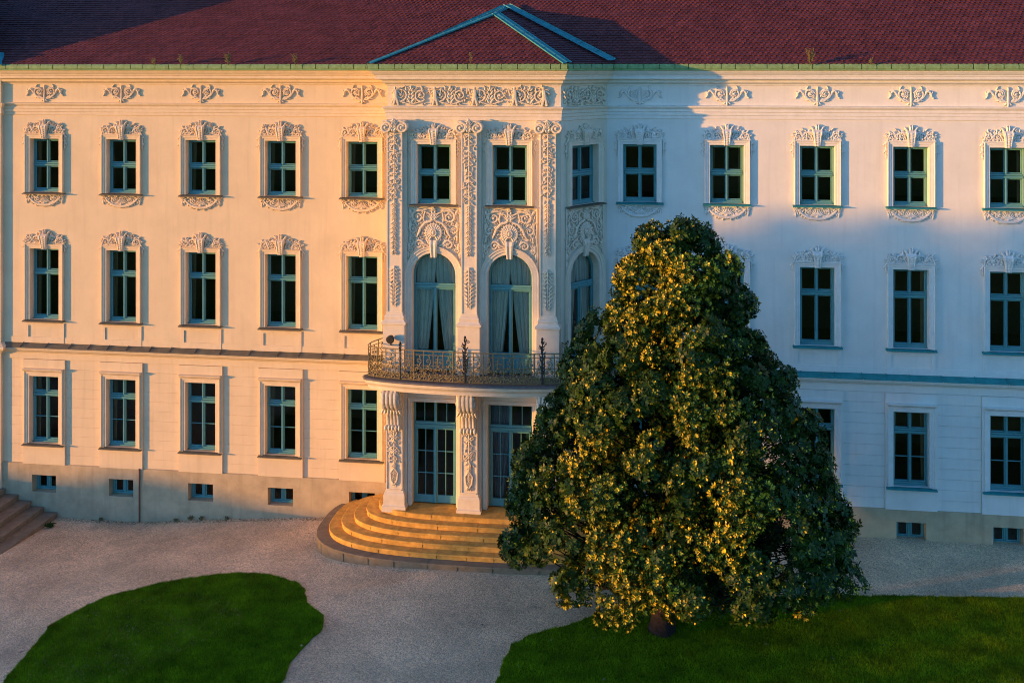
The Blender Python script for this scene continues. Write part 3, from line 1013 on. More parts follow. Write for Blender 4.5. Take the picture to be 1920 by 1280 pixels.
def sprig(length, seed):
    rg = random.Random(seed)
    o = Orn()
    o.line([(0, 0), (0.0, -length * 0.5), (0.0, -length)], [0.03, 0.022, 0.01], 0.03)
    for k in range(11):
        z = -length * (k + 0.4) / 11
        up = k >= 5
        for sg in (-1, 1):
            a = R(90) - sg * R(35 if up else 50) if up else R(-90) + sg * R(40)
            o.leaf(sg * 0.01, z, a, 0.20 + (0.08 if 4 < k < 9 else 0), 0.05, 0.06, -sg * (0.9 if up else -0.3))
            o.leaf(sg * 0.05, z - 0.03, a + sg * 0.35, 0.15, 0.04, 0.05, sg * 0.6)
    return o

def panel_fill(x0, x1, z0, z1, seed, dens=60, block=None):
    """close foliage used to thicken a relief field"""
    rg = random.Random(seed)
    o = Orn()
    n = 0
    while n < dens:
        x, z = rg.uniform(x0, x1), rg.uniform(z0, z1)
        if block and block(x, z):
            n += 0.2
            continue
        o.leaf(x, z, rg.uniform(0, 6.28), rg.uniform(0.08, 0.17), rg.uniform(0.035, 0.06), rg.uniform(0.045, 0.085), rg.uniform(-1.6, 1.6))
        n += 1
    return o

def cartouche(seed):
    """relief field between the upper window and the arch; origin at the arch top (outer ring), 1.80 wide, 1.55 high plus spandrels"""
    o = Orn()
    rad, cz = 0.97, -0.97
    out = lambda x, z: x * x + (z - cz) ** 2 < (rad + 0.06) ** 2
    def side(s):
        s.line([(0.93, 1.50), (0.94, 1.0), (0.92, 0.5), (0.95, 0.1), (0.96, -0.5), (0.97, -0.95)], [0.035, 0.03, 0.03, 0.03, 0.025, 0.012], 0.02)
        s.line([(0.90, 1.52), (0.5, 1.46), (0.2, 1.5)], [0.035, 0.03, 0.02], 0.02)
        s.scroll(0.55, 1.16, 0.22, R(100), 1.5, -1, 0.04, 0.05, (0.25, 1.40))
        s.scroll(0.70, 0.72, 0.15, R(60), 1.3, -1, 0.032, 0.04, (0.82, 1.0))
        s.scroll(0.52, 0.20, 0.17, R(170), 1.4, -1, 0.04, 0.05, (0.20, 0.16))
        s.scroll(0.80, 0.02, 0.10, R(90), 1.2, -1, 0.028, 0.04, (0.66, 0.30))
        # strapwork arms round the medallion
        s.line([(0.08, 1.02), (0.30, 0.95), (0.45, 0.78), (0.52, 0.60), (0.60, 0.45)], [0.045, 0.045, 0.045, 0.04, 0.02], 0.07)
        s.line([(0.10, 1.25), (0.30, 1.34), (0.36, 1.10), (0.32, 0.98)], [0.03, 0.035, 0.035, 0.02], 0.06)
        s.leaf(0.86, 1.40, R(230), 0.28, 0.14, 0.08, 0.8)
        s.leaf(0.72, 1.42, R(190), 0.26, 0.12, 0.08, -0.8)
        s.leaf(0.84, 0.95, R(-100), 0.26, 0.13, 0.08, 0.6)
        s.leaf(0.80, 0.55, R(-80), 0.26, 0.12, 0.08, -0.5)
        s.leaf(0.88, 0.25, R(-100), 0.30, 0.13, 0.08, 0.4)
        s.leaf(0.90, -0.05, R(-85), 0.26, 0.11, 0.07, -0.3)
        s.leaf(0.92, -0.32, R(-92), 0.24, 0.09, 0.06, 0.3)
        s.leaf(0.93, -0.55, R(-90), 0.24, 0.08, 0.05, -0.2)
        s.leaf(0.30, 0.12, R(30), 0.24, 0.11, 0.08, 1.0)
        s.leaf(0.16, 0.22, R(70), 0.26, 0.12, 0.08, -0.8)
    o.mir(side)
    f = Orn()
    f.join(panel_fill(0.35, 0.90, 0.35, 1.45, seed, 55))
    f.join(panel_fill(0.30, 0.92, 0.0, 0.35, seed + 1, 24, lambda x, z: out(x, z)))
    o.mir(lambda s: s.join(f))
    # medallion: ring, radiating shell, boss
    n = 20
    o.line([(0.27 * math.cos(2 * PI * k / n), 0.62 + 0.30 * math.sin(2 * PI * k / n)) for k in range(n + 1)], 0.028, 0.07)
    o.shell(0, 0.62, 0.40, R(-60), R(240), 17, 0.11)
    o.line([(0.10 * math.cos(2 * PI * k / 12), 0.62 + 0.12 * math.sin(2 * PI * k / 12)) for k in range(13)], 0.024, 0.13)
    o.blob(0, -0.13, 0.62, 0.07, 0.06, 0.09)
    # crowning plume and keystone
    o.spray(0, 0.98, R(90), 0.46, 4, 0.13, 0.7, 0.11)
    o.shell(0, 1.06, 0.30, R(35), R(145), 7, 0.10)
    rows = []
    for z, hw, y in ((-0.24, 0.10, 0.12), (0.0, 0.115, 0.17), (0.22, 0.14, 0.20), (0.36, 0.15, 0.12)):
        rows.append([(-hw, 0, z), (-hw, -y, z), (-hw * 0.6, -y - 0.02, z), (0, -y + 0.02, z), (hw * 0.6, -y - 0.02, z), (hw, -y, z), (hw, 0, z)])
    o.strip(rows)
    o.poly(rows[0])
    o.poly(list(reversed(rows[-1])))
    return o

def flatter(o, k):
    o.v = [(a, b * k, c) for a, b, c in o.v]
    return o

def figure(x, z, h, seed):
    """small draped standing figure in relief"""
    rg = random.Random(seed)
    o = Orn()
    lean = rg.uniform(-0.05, 0.05)
    o.blob(x + lean, -0.09, z + h * 0.90, h * 0.075, 0.055, h * 0.09)
    o.line([(x + lean, z + h * 0.82), (x + lean * 0.4, z + h * 0.62), (x, z + h * 0.45)], [h * 0.10, h * 0.12, h * 0.11], 0.05)
    for sg in (-1, 1):
        o.line([(x, z + h * 0.46), (x + sg * h * 0.08, z + h * 0.22), (x + sg * h * 0.13, z)], [h * 0.10, h * 0.075, h * 0.05], 0.045)
        o.line([(x + lean + sg * h * 0.1, z + h * 0.76), (x + sg * h * 0.25, z + h * rg.uniform(0.5, 0.7)), (x + sg * h * rg.uniform(0.2, 0.36), z + h * rg.uniform(0.6, 0.95))], [h * 0.055, h * 0.045, h * 0.03], 0.06)
    for k in range(6):
        a = R(-90) + (k - 2.5) * 0.16
        o.leaf(x + (k - 2.5) * h * 0.03, z + h * 0.5, a, h * 0.5, h * 0.09, 0.08, rg.uniform(-0.3, 0.3))
    return o

def long_frieze(L, seed):
    o = Orn()
    n = max(1, round(L / (1.4 if L > 3 else 0.95)))
    for k in range(n):
        x = L * (k + 0.5) / n
        d = 1 if k % 2 else -1
        o.scroll(x - 0.36, 0.04, 0.24, R(-120), 1.6, 1, 0.030, 0.045, (x - 0.02, -0.30))
        o.scroll(x + 0.34, 0.02, 0.22, R(-60), 1.6, -1, 0.030, 0.045, (x + 0.02, -0.30))
        o.spray(x, -0.30, R(90), 0.55, 4, 0.12, 0.8, 0.08)
        o.join(panel_fill(x - 0.62, x + 0.62, -0.28, 0.28, seed + k, 62))
        if L > 3:
            o.join(figure(L * k / n + 0.16, -0.33, 0.66, seed + 50 + k))
    if L > 3:
        o.join(figure(L - 0.2, -0.33, 0.66, seed + 99))
    return o

# ------------------------------------------------------------------ windows
def rect_path(w, h):
    return [(-w / 2, 0), (-w / 2, h), (w / 2, h), (w / 2, 0)]
def arch_path(w, h, n=18):
    r = w / 2
    s = h - r
    return [(-r, 0), (-r, s * 0.5)] + [(-r * math.cos(PI * k / n), s + r * math.sin(PI * k / n)) for k in range(n + 1)] + [(r, s * 0.5), (r, 0)]

def bar(mb, x0, x1, z0, z1, y0, y1, cham=0.012):
    """a sash bar with a moulded (chamfered) face towards the outside (-y)"""
    c = min(cham, (x1 - x0) * 0.3, (z1 - z0) * 0.3)
    mb.add([(x0, y1, z0), (x1, y1, z0), (x1, y1, z1), (x0, y1, z1),
            (x0, y0 + c, z0), (x1, y0 + c, z0), (x1, y0 + c, z1), (x0, y0 + c, z1),
            (x0 + c, y0, z0 + c), (x1 - c, y0, z0 + c), (x1 - c, y0, z1 - c), (x0 + c, y0, z1 - c)],
           [(0, 3, 2, 1), (8, 9, 10, 11), (0, 1, 5, 4), (1, 2, 6, 5), (2, 3, 7, 6), (3, 0, 4, 7), (4, 5, 9, 8), (5, 6, 10, 9), (6, 7, 11, 10), (7, 4, 8, 11)])

def pane_mesh(pts, y=0.275):
    mb = MB()
    n = len(pts)
    mb.add([(x, y, z) for x, z in pts] , [tuple(range(n))])
    return mb

class Kit:
    """meshes of one window kind: the frame itself plus its sub-parts"""
    def __init__(s, frame):
        s.frame = frame
        s.subs = []
    def sub(s, name, mb, m, smooth=False):
        s.subs.append((name, mb.mesh(name, m, smooth)))

def plain_window(w, h, trans, gbar=None, crown=None, apron=None, lintel=False, wide=0.19, drapes=0):
    f = MB()
    e = 0.05
    bar(f, -w / 2 - 0.01, -w / 2 + 0.055, 0, h, 0.20, 0.32)
    bar(f, w / 2 - 0.055, w / 2 + 0.01, 0, h, 0.20, 0.32)
    bar(f, -w / 2 + 0.055, w / 2 - 0.055, h - 0.055, h + 0.01, 0.20, 0.32)
    bar(f, -w / 2 + 0.055, w / 2 - 0.055, 0.0, 0.10, 0.19, 0.32)
    bar(f, -w / 2 + 0.055, w / 2 - 0.055, -0.01, 0.045, 0.13, 0.19)
    # transom with a projecting ledge, mullion
    bar(f, -w / 2 + 0.05, w / 2 - 0.05, trans - 0.075, trans + 0.0, 0.15, 0.31)
    bar(f, -w / 2 + 0.05, w / 2 - 0.05, trans + 0.005, trans + 0.07, 0.18, 0.30)
    for a, b in ((0.10, trans - 0.078), (trans + 0.074, h - 0.055)):
        bar(f, -0.06, -0.004, a, b, 0.20, 0.31)
        bar(f, 0.004, 0.06, a, b, 0.20, 0.31)
        bar(f, -0.028, 0.028, a, b, 0.165, 0.20)
        for sg in (-1, 1):
            x0, x1 = sorted((sg * 0.06, sg * (w / 2 - 0.055)))
            bar(f, x0, x1, a, a + 0.045, 0.215, 0.30)
            bar(f, x0, x1, b - 0.045, b, 0.215, 0.30)
            xa = w / 2 - 0.055
            xa0, xa1 = sorted((sg * xa, sg * (xa - 0.045)))
            bar(f, xa0, xa1, a + 0.045, b - 0.045, 0.215, 0.30)
    if gbar:
        for sg in (-1, 1):
            x0, x1 = sorted((sg * 0.06, sg * (w / 2 - 0.10)))
            bar(f, x0, x1, gbar - 0.014, gbar + 0.014, 0.235, 0.295, 0.004)
    k = Kit(f.mesh('window', FRAME))
    zs = [(0.14, trans - 0.12), (trans + 0.115, h - 0.1)]
    if gbar:
        zs = [(0.14, gbar - 0.012), (gbar + 0.012, trans - 0.12), zs[1]]
    for a, b in zs:
        for sg in (-1, 1):
            x0, x1 = sorted((sg * 0.055, sg * (w / 2 - 0.095)))
            k.sub('pane', pane_mesh([(x0, a), (x1, a), (x1, b), (x0, b)]), GLASS)
    s = MB()
    frame_sweep(s, rect_path(w, h), [(0, 0.34), (0, -0.055), (0.012, -0.07), (0.085, -0.07), (0.095, -0.095), (0.155, -0.10), (0.17, -0.125), (wide, -0.125), (wide, 0.005)])
    s.poly([(-w / 2 - wide, 0.005, 0), (-w / 2 - wide, -0.125, 0), (-w / 2, -0.055, 0), (-w / 2, 0.005, 0)])
    s.poly([(w / 2 + wide, 0.005, 0), (w / 2, 0.005, 0), (w / 2, -0.055, 0), (w / 2 + wide, -0.125, 0)])
    s.poly([(-w / 2, -0.06, 0), (w / 2, -0.06, 0), (w / 2, 0.34, 0), (-w / 2, 0.34, 0)])
    if lintel:
        sweep(s, [(-w / 2 - wide - 0.03, -0.125), (w / 2 + wide + 0.03, -0.125)], [(0, h + 0.20), (0.02, h + 0.21), (0.05, h + 0.25), (0.08, h + 0.27), (0.08, h + 0.30), (-0.12, h + 0.315)])
        for x in (-w / 2 - wide - 0.03, w / 2 + wide + 0.03):
            s.poly([(x, -0.125, h + 0.20), (x, -0.145, h + 0.21), (x, -0.175, h + 0.25), (x, -0.205, h + 0.27), (x, -0.205, h + 0.30), (x, 0.0, h + 0.315), (x, 0, h + 0.2)])
    k.sub('surround', s, TRIM)
    sl_ = MB()
    sx = w / 2 + wide + 0.06
    sl_.add([(-sx, -0.20, -0.045), (sx, -0.20, -0.045), (w / 2 + 0.02, 0.19, 0.012), (-w / 2 - 0.02, 0.19, 0.012), (-sx, -0.20, -0.075), (sx, -0.20, -0.075), (sx, 0.0, -0.075), (-sx, 0.0, -0.075), (sx, 0, -0.01), (-sx, 0, -0.01)],
            [(0, 1, 8, 2, 3, 9), (0, 4, 5, 1), (1, 5, 6, 8), (0, 9, 7, 4), (4, 7, 6, 5)])
    k.sub('sill', sl_, SHEET)
    if drapes:
        k.sub('curtain', drape(-w / 2 - 0.05, -w / 2 - 0.05, 0.24, 0.20, 0.02, h, 0.46, drapes), DRAPE, True)
        k.sub('curtain', drape(w / 2 - 0.17, w / 2 - 0.15, 0.24, 0.20, 0.02, h, 0.48, drapes + 1), DRAPE, True)
    for q in (crown, apron):
        if q:
            q.v = [(a, b * 0.80, c) for a, b, c in q.v]
    if crown:
        crown.v = [(a, b - 0.012, c + h) for a, b, c in crown.v]
        k.sub('crown_relief', crown, RELIEF)
    if apron:
        apron.v = [(a, b, c - 0.06) for a, b, c in apron.v]
        k.sub('apron_relief', apron, RELIEF)
    return k

def drape(x_top, x_bot, w_top, w_bot, z0, z1, y, seed, arch=None):
    rg = random.Random(seed)
    ph = [rg.uniform(0, 6) for _ in range(3)]
    mb = MB()
    nu, nv = 44, 8
    rows = []
    for j in range(nv + 1):
        t = j / nv
        z = z1 + (z0 - z1) * t
        e = t ** 1.3
        xa, ww = x_top + (x_bot - x_top) * e, w_top + (w_bot - w_top) * e
        row = []
        for i in range(nu + 1):
            u = i / nu
            row.append((xa + ww * u, y + 0.034 * math.sin(u * 30 + ph[0] + 0.5 * t) + 0.012 * math.sin(u * 51 + ph[1]), z))
        rows.append(row)
    mb.strip(rows)
    return mb

def arch_window(w=1.54, h=4.12, trans=2.98, floor=0.0, seed=1):
    r = w / 2
    sp = h - r
    f = MB()
    frame_sweep(f, arch_path(w, h), [(0.01, 0.34), (0.01, 0.24), (-0.065, 0.24), (-0.075, 0.255), (-0.075, 0.34)])
    bar(f, -r + 0.07, r - 0.07, trans - 0.10, trans - 0.02, 0.19, 0.33)
    bar(f, -r + 0.07, r - 0.07, trans - 0.02, trans + 0.06, 0.22, 0.32)
    bar(f, -0.065, 0.0, 0.0, trans - 0.10, 0.22, 0.33)
    bar(f, 0.0, 0.065, 0.0, trans - 0.10, 0.22, 0.33)
    bar(f, -0.03, 0.03, 0.0, trans - 0.10, 0.19, 0.22)
    for sg in (-1, 1):
        a, b = sorted((sg * 0.065, sg * (r - 0.07)))
        bar(f, a, b, trans - 0.17, trans - 0.10, 0.235, 0.32)
        xa, xb = sorted((sg * (r - 0.07), sg * (r - 0.13)))
        bar(f, xa, xb, 0.0, trans - 0.17, 0.235, 0.32)
        # solid lower panels with a raised field
        f.box(a, b, 0.25, 0.32, 0.0, 0.62)
        bar(f, a + 0.1, b - 0.1, 0.12, 0.5, 0.225, 0.25, 0.02)
        bar(f, a, b, 0.62, 0.70, 0.235, 0.32)
    k = Kit(f.mesh('arched_window', FRAME))
    for sg in (-1, 1):
        a, b = sorted((sg * 0.06, sg * (r - 0.12)))
        k.sub('pane', pane_mesh([(a, 0.69), (b, 0.69), (b, trans - 0.16), (a, trans - 0.16)]), GLASS)
    q = r - 0.07
    zz = trans + 0.055
    pts = [(-q, zz), (q, zz)] + [(q * math.cos(PI * i / 16), sp + q * math.sin(PI * i / 16)) for i in range(17)]
    k.sub('pane', pane_mesh(pts), GLASS)
    s = MB()
    frame_sweep(s, arch_path(w, h), [(0.0, 0.36), (0.0, -0.03), (0.02, -0.06), (0.11, -0.06), (0.12, -0.09), (0.20, -0.095), (0.22, -0.12), (0.25, -0.12), (0.25, 0.005)])
    k.sub('surround', s, TRIM)
    ph = seed * 1.7
    c1 = drape(-r + 0.05, -r + 0.05, 0.74, 0.36, 0.05, h, 0.385, seed)
    c2 = drape(-0.06, r - 0.40, 0.76, 0.37, 0.05, h, 0.395, seed + 5)
    k.sub('curtain', c1, CURTAIN, True)
    k.sub('curtain', c2, CURTAIN, True)
    return k

def door_window(w=1.56, h=3.58, trans=2.76, net=False, seed=3):
    f = MB()
    r = w / 2
    bar(f, -r - 0.01, -r + 0.07, 0, h, 0.26, 0.40)
    bar(f, r - 0.07, r + 0.01, 0, h, 0.26, 0.40)
    bar(f, -r + 0.07, r - 0.07, h - 0.07, h + 0.01, 0.26, 0.40)
    bar(f, -r + 0.07, r - 0.07, trans - 0.12, trans - 0.03, 0.20, 0.38)
    bar(f, -r + 0.07, r - 0.07, trans - 0.03, trans + 0.06, 0.24, 0.38)
    bar(f, -0.045, 0.045, trans + 0.06, h - 0.07, 0.24, 0.38)
    bar(f, -0.07, 0.0, 0.0, trans - 0.12, 0.26, 0.38)
    bar(f, 0.0, 0.07, 0.0, trans - 0.12, 0.26, 0.38)
    bar(f, -0.03, 0.03, 0.0, trans - 0.12, 0.225, 0.26)
    panes = []
    for sg in (-1, 1):
        a, b = sorted((sg * 0.07, sg * (r - 0.07)))
        f.box(a, b, 0.29, 0.38, 0.0, 0.26)
        bar(f, a, b, trans - 0.21, trans - 0.12, 0.27, 0.37)
        xa, xb = sorted((sg * (r - 0.07), sg * (r - 0.15)))
        bar(f, xa, xb, 0.26, trans - 0.21, 0.27, 0.37)
        m = (a + b) / 2 - sg * 0.035
        lo, hi = 0.26, trans - 0.21
        bar(f, m - 0.013, m + 0.013, lo, hi, 0.29, 0.36, 0.004)
        for q in (1, 2):
            z = lo + (hi - lo) * q / 3
            xx0, xx1 = sorted((sg * 0.07, sg * (r - 0.15)))
            bar(f, xx0, xx1, z - 0.013, z + 0.013, 0.293, 0.357, 0.004)
        xs = sorted((sg * 0.07, m, sg * (r - 0.15)))
        for i in range(2):
            for q in range(3):
                panes.append((xs[i], xs[i + 1], lo + (hi - lo) * q / 3, lo + (hi - lo) * (q + 1) / 3))
        bar(f, (a + b) / 2 - 0.013, (a + b) / 2 + 0.013, trans + 0.06, h - 0.07, 0.29, 0.36, 0.004)
        panes.append((a, (a + b) / 2, trans + 0.06, h - 0.07))
        panes.append(((a + b) / 2, b, trans + 0.06, h - 0.07))
    k = Kit(f.mesh('glazed_door', FRAME))
    for a, b, c, d in panes:
        k.sub('pane', pane_mesh([(a, c), (b, c), (b, d), (a, d)], 0.34), GLASS)
    s = MB()
    frame_sweep(s, rect_path(w, h), [(0.0, 0.44), (0.0, -0.02), (0.015, -0.035), (0.08, -0.035), (0.09, -0.06), (0.14, -0.06), (0.14, 0.005)])
    k.sub('surround', s, TRIM)
    if net:
        k.sub('curtain', drape(-r + 0.05, -r + 0.05, 0.75, 0.45, 0.1, h, 0.6, seed), NET, True)
    return k

def basement_window():
    f = MB()
    w, h = 0.98, 0.65
    for a, b, c, d in ((-w / 2, -w / 2 + 0.09, 0, h), (w / 2 - 0.05, w / 2, 0, h), (-w / 2 + 0.09, w / 2 - 0.05, 0, 0.07), (-w / 2 + 0.09, w / 2 - 0.05, h - 0.07, h),
                       (-0.05, 0.0, 0.07, h - 0.07), (0.005, 0.055, 0.07, h - 0.07)):
        bar(f, a, b, c, d, 0.24, 0.34)
    for a, b in ((-w / 2 + 0.09, -0.05), (0.055, w / 2 - 0.05)):
        for p in ((a, a + 0.045, 0.07, h - 0.07), (b - 0.045, b, 0.07, h - 0.07), (a + 0.045, b - 0.045, 0.07, 0.11), (a + 0.045, b - 0.045, h - 0.11, h - 0.07)):
            bar(f, *p, 0.265, 0.33)
    k = Kit(f.mesh('basement_window', FRAME))
    k.sub('pane', pane_mesh([(-w / 2 + 0.13, 0.1), (-0.09, 0.1), (-0.09, h - 0.1), (-w / 2 + 0.13, h - 0.1)], 0.3), GLASS)
    k.sub('pane', pane_mesh([(0.095, 0.1), (w / 2 - 0.09, 0.1), (w / 2 - 0.09, h - 0.1), (0.095, h - 0.1)], 0.3), GLASS)
    return k

SWAP = {}
def recolour(me, tone):
    """the same mesh in the colours of another stretch of the facade"""
    if not tone or me.materials[0] not in (TRIM, RELIEF, SHEET):
        return me
    key = (me.name, tone)
    if key not in SWAP:
        c = me.copy()
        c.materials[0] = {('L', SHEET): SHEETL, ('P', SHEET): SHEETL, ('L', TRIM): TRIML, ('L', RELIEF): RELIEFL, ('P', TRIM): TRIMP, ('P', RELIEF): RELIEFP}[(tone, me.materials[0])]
        SWAP[key] = c
    return SWAP[key]
def place(kit, name, x, y, z, rot=0.0, sx=1.0, skip=(), tone=None):
    o = link(name, kit.frame, palace)
    o.location = (x, y, z)
    o.rotation_euler = (0, 0, rot)
    o.scale = (sx, 1, 1)
    for nm, me in kit.subs:
        if nm not in skip:
            link(nm, recolour(me, tone), o)
    return o

def build_windows():
    kT = [plain_window(OW, T1 - T0, 1.07, None, crown_orn(11 + i, False), apron_orn(21 + i), drapes=(5, 0, 9)[i]) for i in range(3)]
    kM = [plain_window(OW, M1 - M0, 1.80, None, crown_orn(31 + i, True), drapes=(3, 7, 0)[i]) for i in range(3)]
    kG = plain_window(OW, G1 - G0, 1.86, 0.96, None, None, True, drapes=13)
    kB = basement_window()
    fr = [frieze_orn(41 + i).mesh('frieze_relief', RELIEF) for i in range(4)]
    i = 0
    for x in COLS_L + COLS_R:
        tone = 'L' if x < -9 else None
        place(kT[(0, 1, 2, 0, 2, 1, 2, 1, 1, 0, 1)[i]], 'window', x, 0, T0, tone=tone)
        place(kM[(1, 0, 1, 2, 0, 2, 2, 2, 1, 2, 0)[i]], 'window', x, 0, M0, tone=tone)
        place(kG, 'window', x, -0.03, G0, tone=tone, skip=() if i in (0, 1, 3, 8) else ('curtain',))
        place(kB, 'basement_window', x, 0.0, -0.02)
        o = link('frieze_relief', recolour(fr[i % 4], tone), palace)
        o.location = (x, -0.005, 15.32)
        i += 1
    # pavilion
    kTp = [plain_window(OW + 0.02, 2.06, 1.07, None, crown_orn(61 + j, False)) for j in range(3)]
    kA = [arch_window(seed=3 + 4 * j) for j in range(3)]
    kD = [door_window(net=bool(j), seed=8 + j) for j in range(2)]
    cart = [flatter(cartouche(71 + 3 * j), 0.78).mesh('cartouche_relief', RELIEF) for j in range(3)]
    for j, x in enumerate(DOORX):
        place(kTp[j], 'window', x, -2.0, 11.54, tone='P')
        place(kA[j], 'arched_window', x, -2.0, 5.72, tone='P')
        place(kD[j], 'glazed_door', x, -2.0, 1.10, tone='P')
        c = link('cartouche_relief', recolour(cart[j], 'P'), palace)
        c.location = (x, -2.01, 9.86 + 0.08)
    sx_, sy_ = (P_FR[0] + P_SR[0]) / 2, (P_FR[1] + P_SR[1]) / 2
    place(kTp[2], 'window', sx_, sy_, 11.50, SIDE_A, 1.18, tone='P')
    place(kA[2], 'arched_window', sx_, sy_, 5.72, SIDE_A, tone='P')
    place(kD[1], 'glazed_door', sx_, sy_, 1.10, SIDE_A, 0.95, tone='P')
    c = link('cartouche_relief', recolour(cart[2], 'P'), palace)
    c.location = (sx_ + 0.01 * math.sin(SIDE_A), sy_ - 0.01 * math.cos(SIDE_A), 9.94)
    c.rotation_euler = (0, 0, SIDE_A)
    c.scale = (1.05, 1, 1)
    ff = long_frieze(5.55, 81)
    o = obj('frieze_relief', ff, RELIEFP, palace)
    o.location = (-9.10, -2.01, 15.28)
    ff = long_frieze(1.9, 91)
    o = obj('frieze_relief', ff, RELIEFP, palace)
    o.location = (P_FR[0] + 0.25 * math.cos(SIDE_A) + 0.01, P_FR[1] + 0.25 * math.sin(SIDE_A) - 0.005, 15.28)
    o.rotation_euler = (0, 0, SIDE_A)
build_windows()

# ------------------------------------------------------------------ pilasters, capitals, corbels
PILX = [-8.95, -6.33, -3.62]
def build_pilasters():
    # one pilaster around x=0 with the wall at y=0
    sh = MB()
    sh.box(-0.31, 0.40, -0.09, 0.0, 7.42, 14.44)          # backing strip
    sh.box(-0.27, 0.27, -0.26, -0.09, 7.80, 14.08)        # shaft
    for x in (-0.27, 0.23):
        sh.box(x, x + 0.04, -0.285, -0.26, 7.84, 14.05)
    shm = sh.mesh('pilaster', TRIMP)
    bs = MB()
    rows = []
    for o, z in ((0.0, 7.83), (0.025, 7.80), (0.025, 7.74), (0.06, 7.71), (0.08, 7.64), (0.06, 7.60), (0.12, 7.52), (0.16, 7.49), (0.16, 7.42), (0.11, 7.40), (0.11, 5.75)):
        rows.append([(-0.27 - o, 0.0, z), (-0.27 - o, -0.26 - o, z), (0.27 + o, -0.26 - o, z), (0.27 + o, 0.0, z)])
    bs.strip(rows)
    bsm = bs.mesh('pedestal', TRIMP)
    cap = Orn()
    rows = []
    for o, z in ((0.0, 14.44), (0.10, 14.44), (0.11, 14.40), (0.07, 14.36), (0.07, 14.33), (0.03, 14.30), (0.0, 14.06)):
        rows.append([(-0.29 - o, 0.0, z), (-0.29 - o, -0.28 - o, z), (0.29 + o, -0.28 - o, z), (0.29 + o, 0.0, z)])
    cap.strip(rows)
    for sg in (-1, 1):
        n = 20
        pts, rr = [], []
        for i in range(n + 1):
            t = i / n
            q = 0.205 * (1 - 0.82 * t)
            a = R(80) - sg * 1.7 * 2 * PI * t * -1
            pts.append((sg * 0.285 + q * math.cos(a) * -sg, -0.40, 14.20 + q * math.sin(a)))
            rr.append(0.042 * (1 - 0.45 * t))
        cap.tube(pts, rr, 6)
        cap.tube([(sg * 0.285, 0.0, 14.20), (sg * 0.285, -0.18, 14.20), (sg * 0.285, -0.38, 14.20)], [0.20, 0.15, 0.19], 14)
        cap.blob(sg * 0.285, -0.43, 14.20, 0.055, 0.045, 0.055)
    c2 = Orn()
    c2.spray(0, 14.02, R(90), 0.42, 4, 0.14, 0.8, 0.10)
    c2.shell(0, 14.20, 0.26, R(50), R(130), 5, 0.12)
    c2.leaf(-0.08, 14.1, R(150), 0.2, 0.1, 0.1, -0.8)
    c2.leaf(0.08, 14.1, R(30), 0.2, 0.1, 0.1, 0.8)
    c2.v = [(a, b - 0.33, c) for a, b, c in c2.v]
    cap.join(c2)
    capm = cap.mesh('capital', RELIEFP)
    vines = []
    for i in range(3):
        v = vine_strip(4.15, 0.42, 101 + i)
        v.v = [(a, b - 0.262, c + 13.98) for a, b, c in v.v]
        vines.append(v.mesh('vine_relief', RELIEFP))
    sp = sprig(1.42, 7)
    sp.v = [(a, b - 0.262, c + 9.42) for a, b, c in sp.v]
    spm = sp.mesh('sprig_relief', RELIEFP)
    # lower pilaster with its panel, base and the scrolled corbel carrying the balcony
    lo = MB()
    lo.box(-0.31, 0.40, -0.10, 0.0, 1.05, 5.30)
    lo.box(-0.29, 0.29, -0.26, -0.10, 1.65, 5.30)
    for x in (-0.29, 0.25):
        lo.box(x, x + 0.04, -0.29, -0.26, 1.72, 3.80)
    lo.box(-0.25, 0.25, -0.29, -0.26, 1.68, 1.72)
    rows = []
    for o, z in ((0.0, 1.70), (0.03, 1.66), (0.03, 1.61), (0.06, 1.58), (0.085, 1.50), (0.085, 1.19), (0.11, 1.16), (0.13, 1.15), (0.13, 0.95)):
        rows.append([(-0.29 - o, 0.0, z), (-0.29 - o, -0.26 - o, z), (0.29 + o, -0.26 - o, z), (0.29 + o, 0.0, z)])
    lo.strip(rows)
    lom = lo.mesh('lower_pilaster', TRIMP)
    pans = []
    for i in range(3):
        v = vine_strip(2.0, 0.44, 131 + i, 0.16)
        v.rosette(0, -0.25, 0.15, 8, 0.07)
        v.rosette(0, -0.75, 0.13, 8, 0.07)
        v.line([(-0.13, -1.5), (0, -1.32), (0.13, -1.5), (0.10, -1.75), (0, -1.9), (-0.10, -1.75), (-0.13, -1.5)], 0.03, 0.03)
        v.v = [(a, b - 0.262, c + 3.78) for a, b, c in v.v]
        pans.append(v.mesh('panel_relief', RELIEFP))
    cb = Orn()
    prof = [(0.95, 5.28), (1.02, 5.22), (1.05, 5.08), (1.03, 4.92), (0.96, 4.78), (0.84, 4.68), (0.70, 4.60), (0.58, 4.48), (0.50, 4.32), (0.44, 4.14), (0.42, 3.98), (0.45, 3.90), (0.40, 3.82)]
    rows = []
    for o, z in prof:
        hw = 0.25 if z < 4.55 else 0.28
        rows.append([(-hw, -0.2, z), (-hw, -o, z), (hw, -o, z), (hw, -0.2, z)])
    cb.strip(rows)
    cb.poly([(0.28, -0.2, 5.28), (0.28, -0.95, 5.28), (-0.28, -0.95, 5.28), (-0.28, -0.2, 5.28)])
    for k in range(4):
        x = -0.21 + 0.14 * k
        cb.tube([(x * (1.0 if z > 4.55 else 0.85), -o - 0.015, z) for o, z in prof[:-1]], [0.055] * 6 + [0.04] * 6, 6)
    for k in range(5):
        x = -0.24 + 0.12 * k
        cb.blob(x, -0.50, 3.90, 0.062, 0.10, 0.10)
    d = Orn()
    for k in range(7):
        d.leaf(-0.27 + 0.09 * k, 4.62, R(-90) + (k - 3) * 0.12, 0.22, 0.11, 0.09, 0.0)
        d.leaf(-0.27 + 0.09 * k, 5.10, R(90), 0.18, 0.10, 0.08, 0.0)
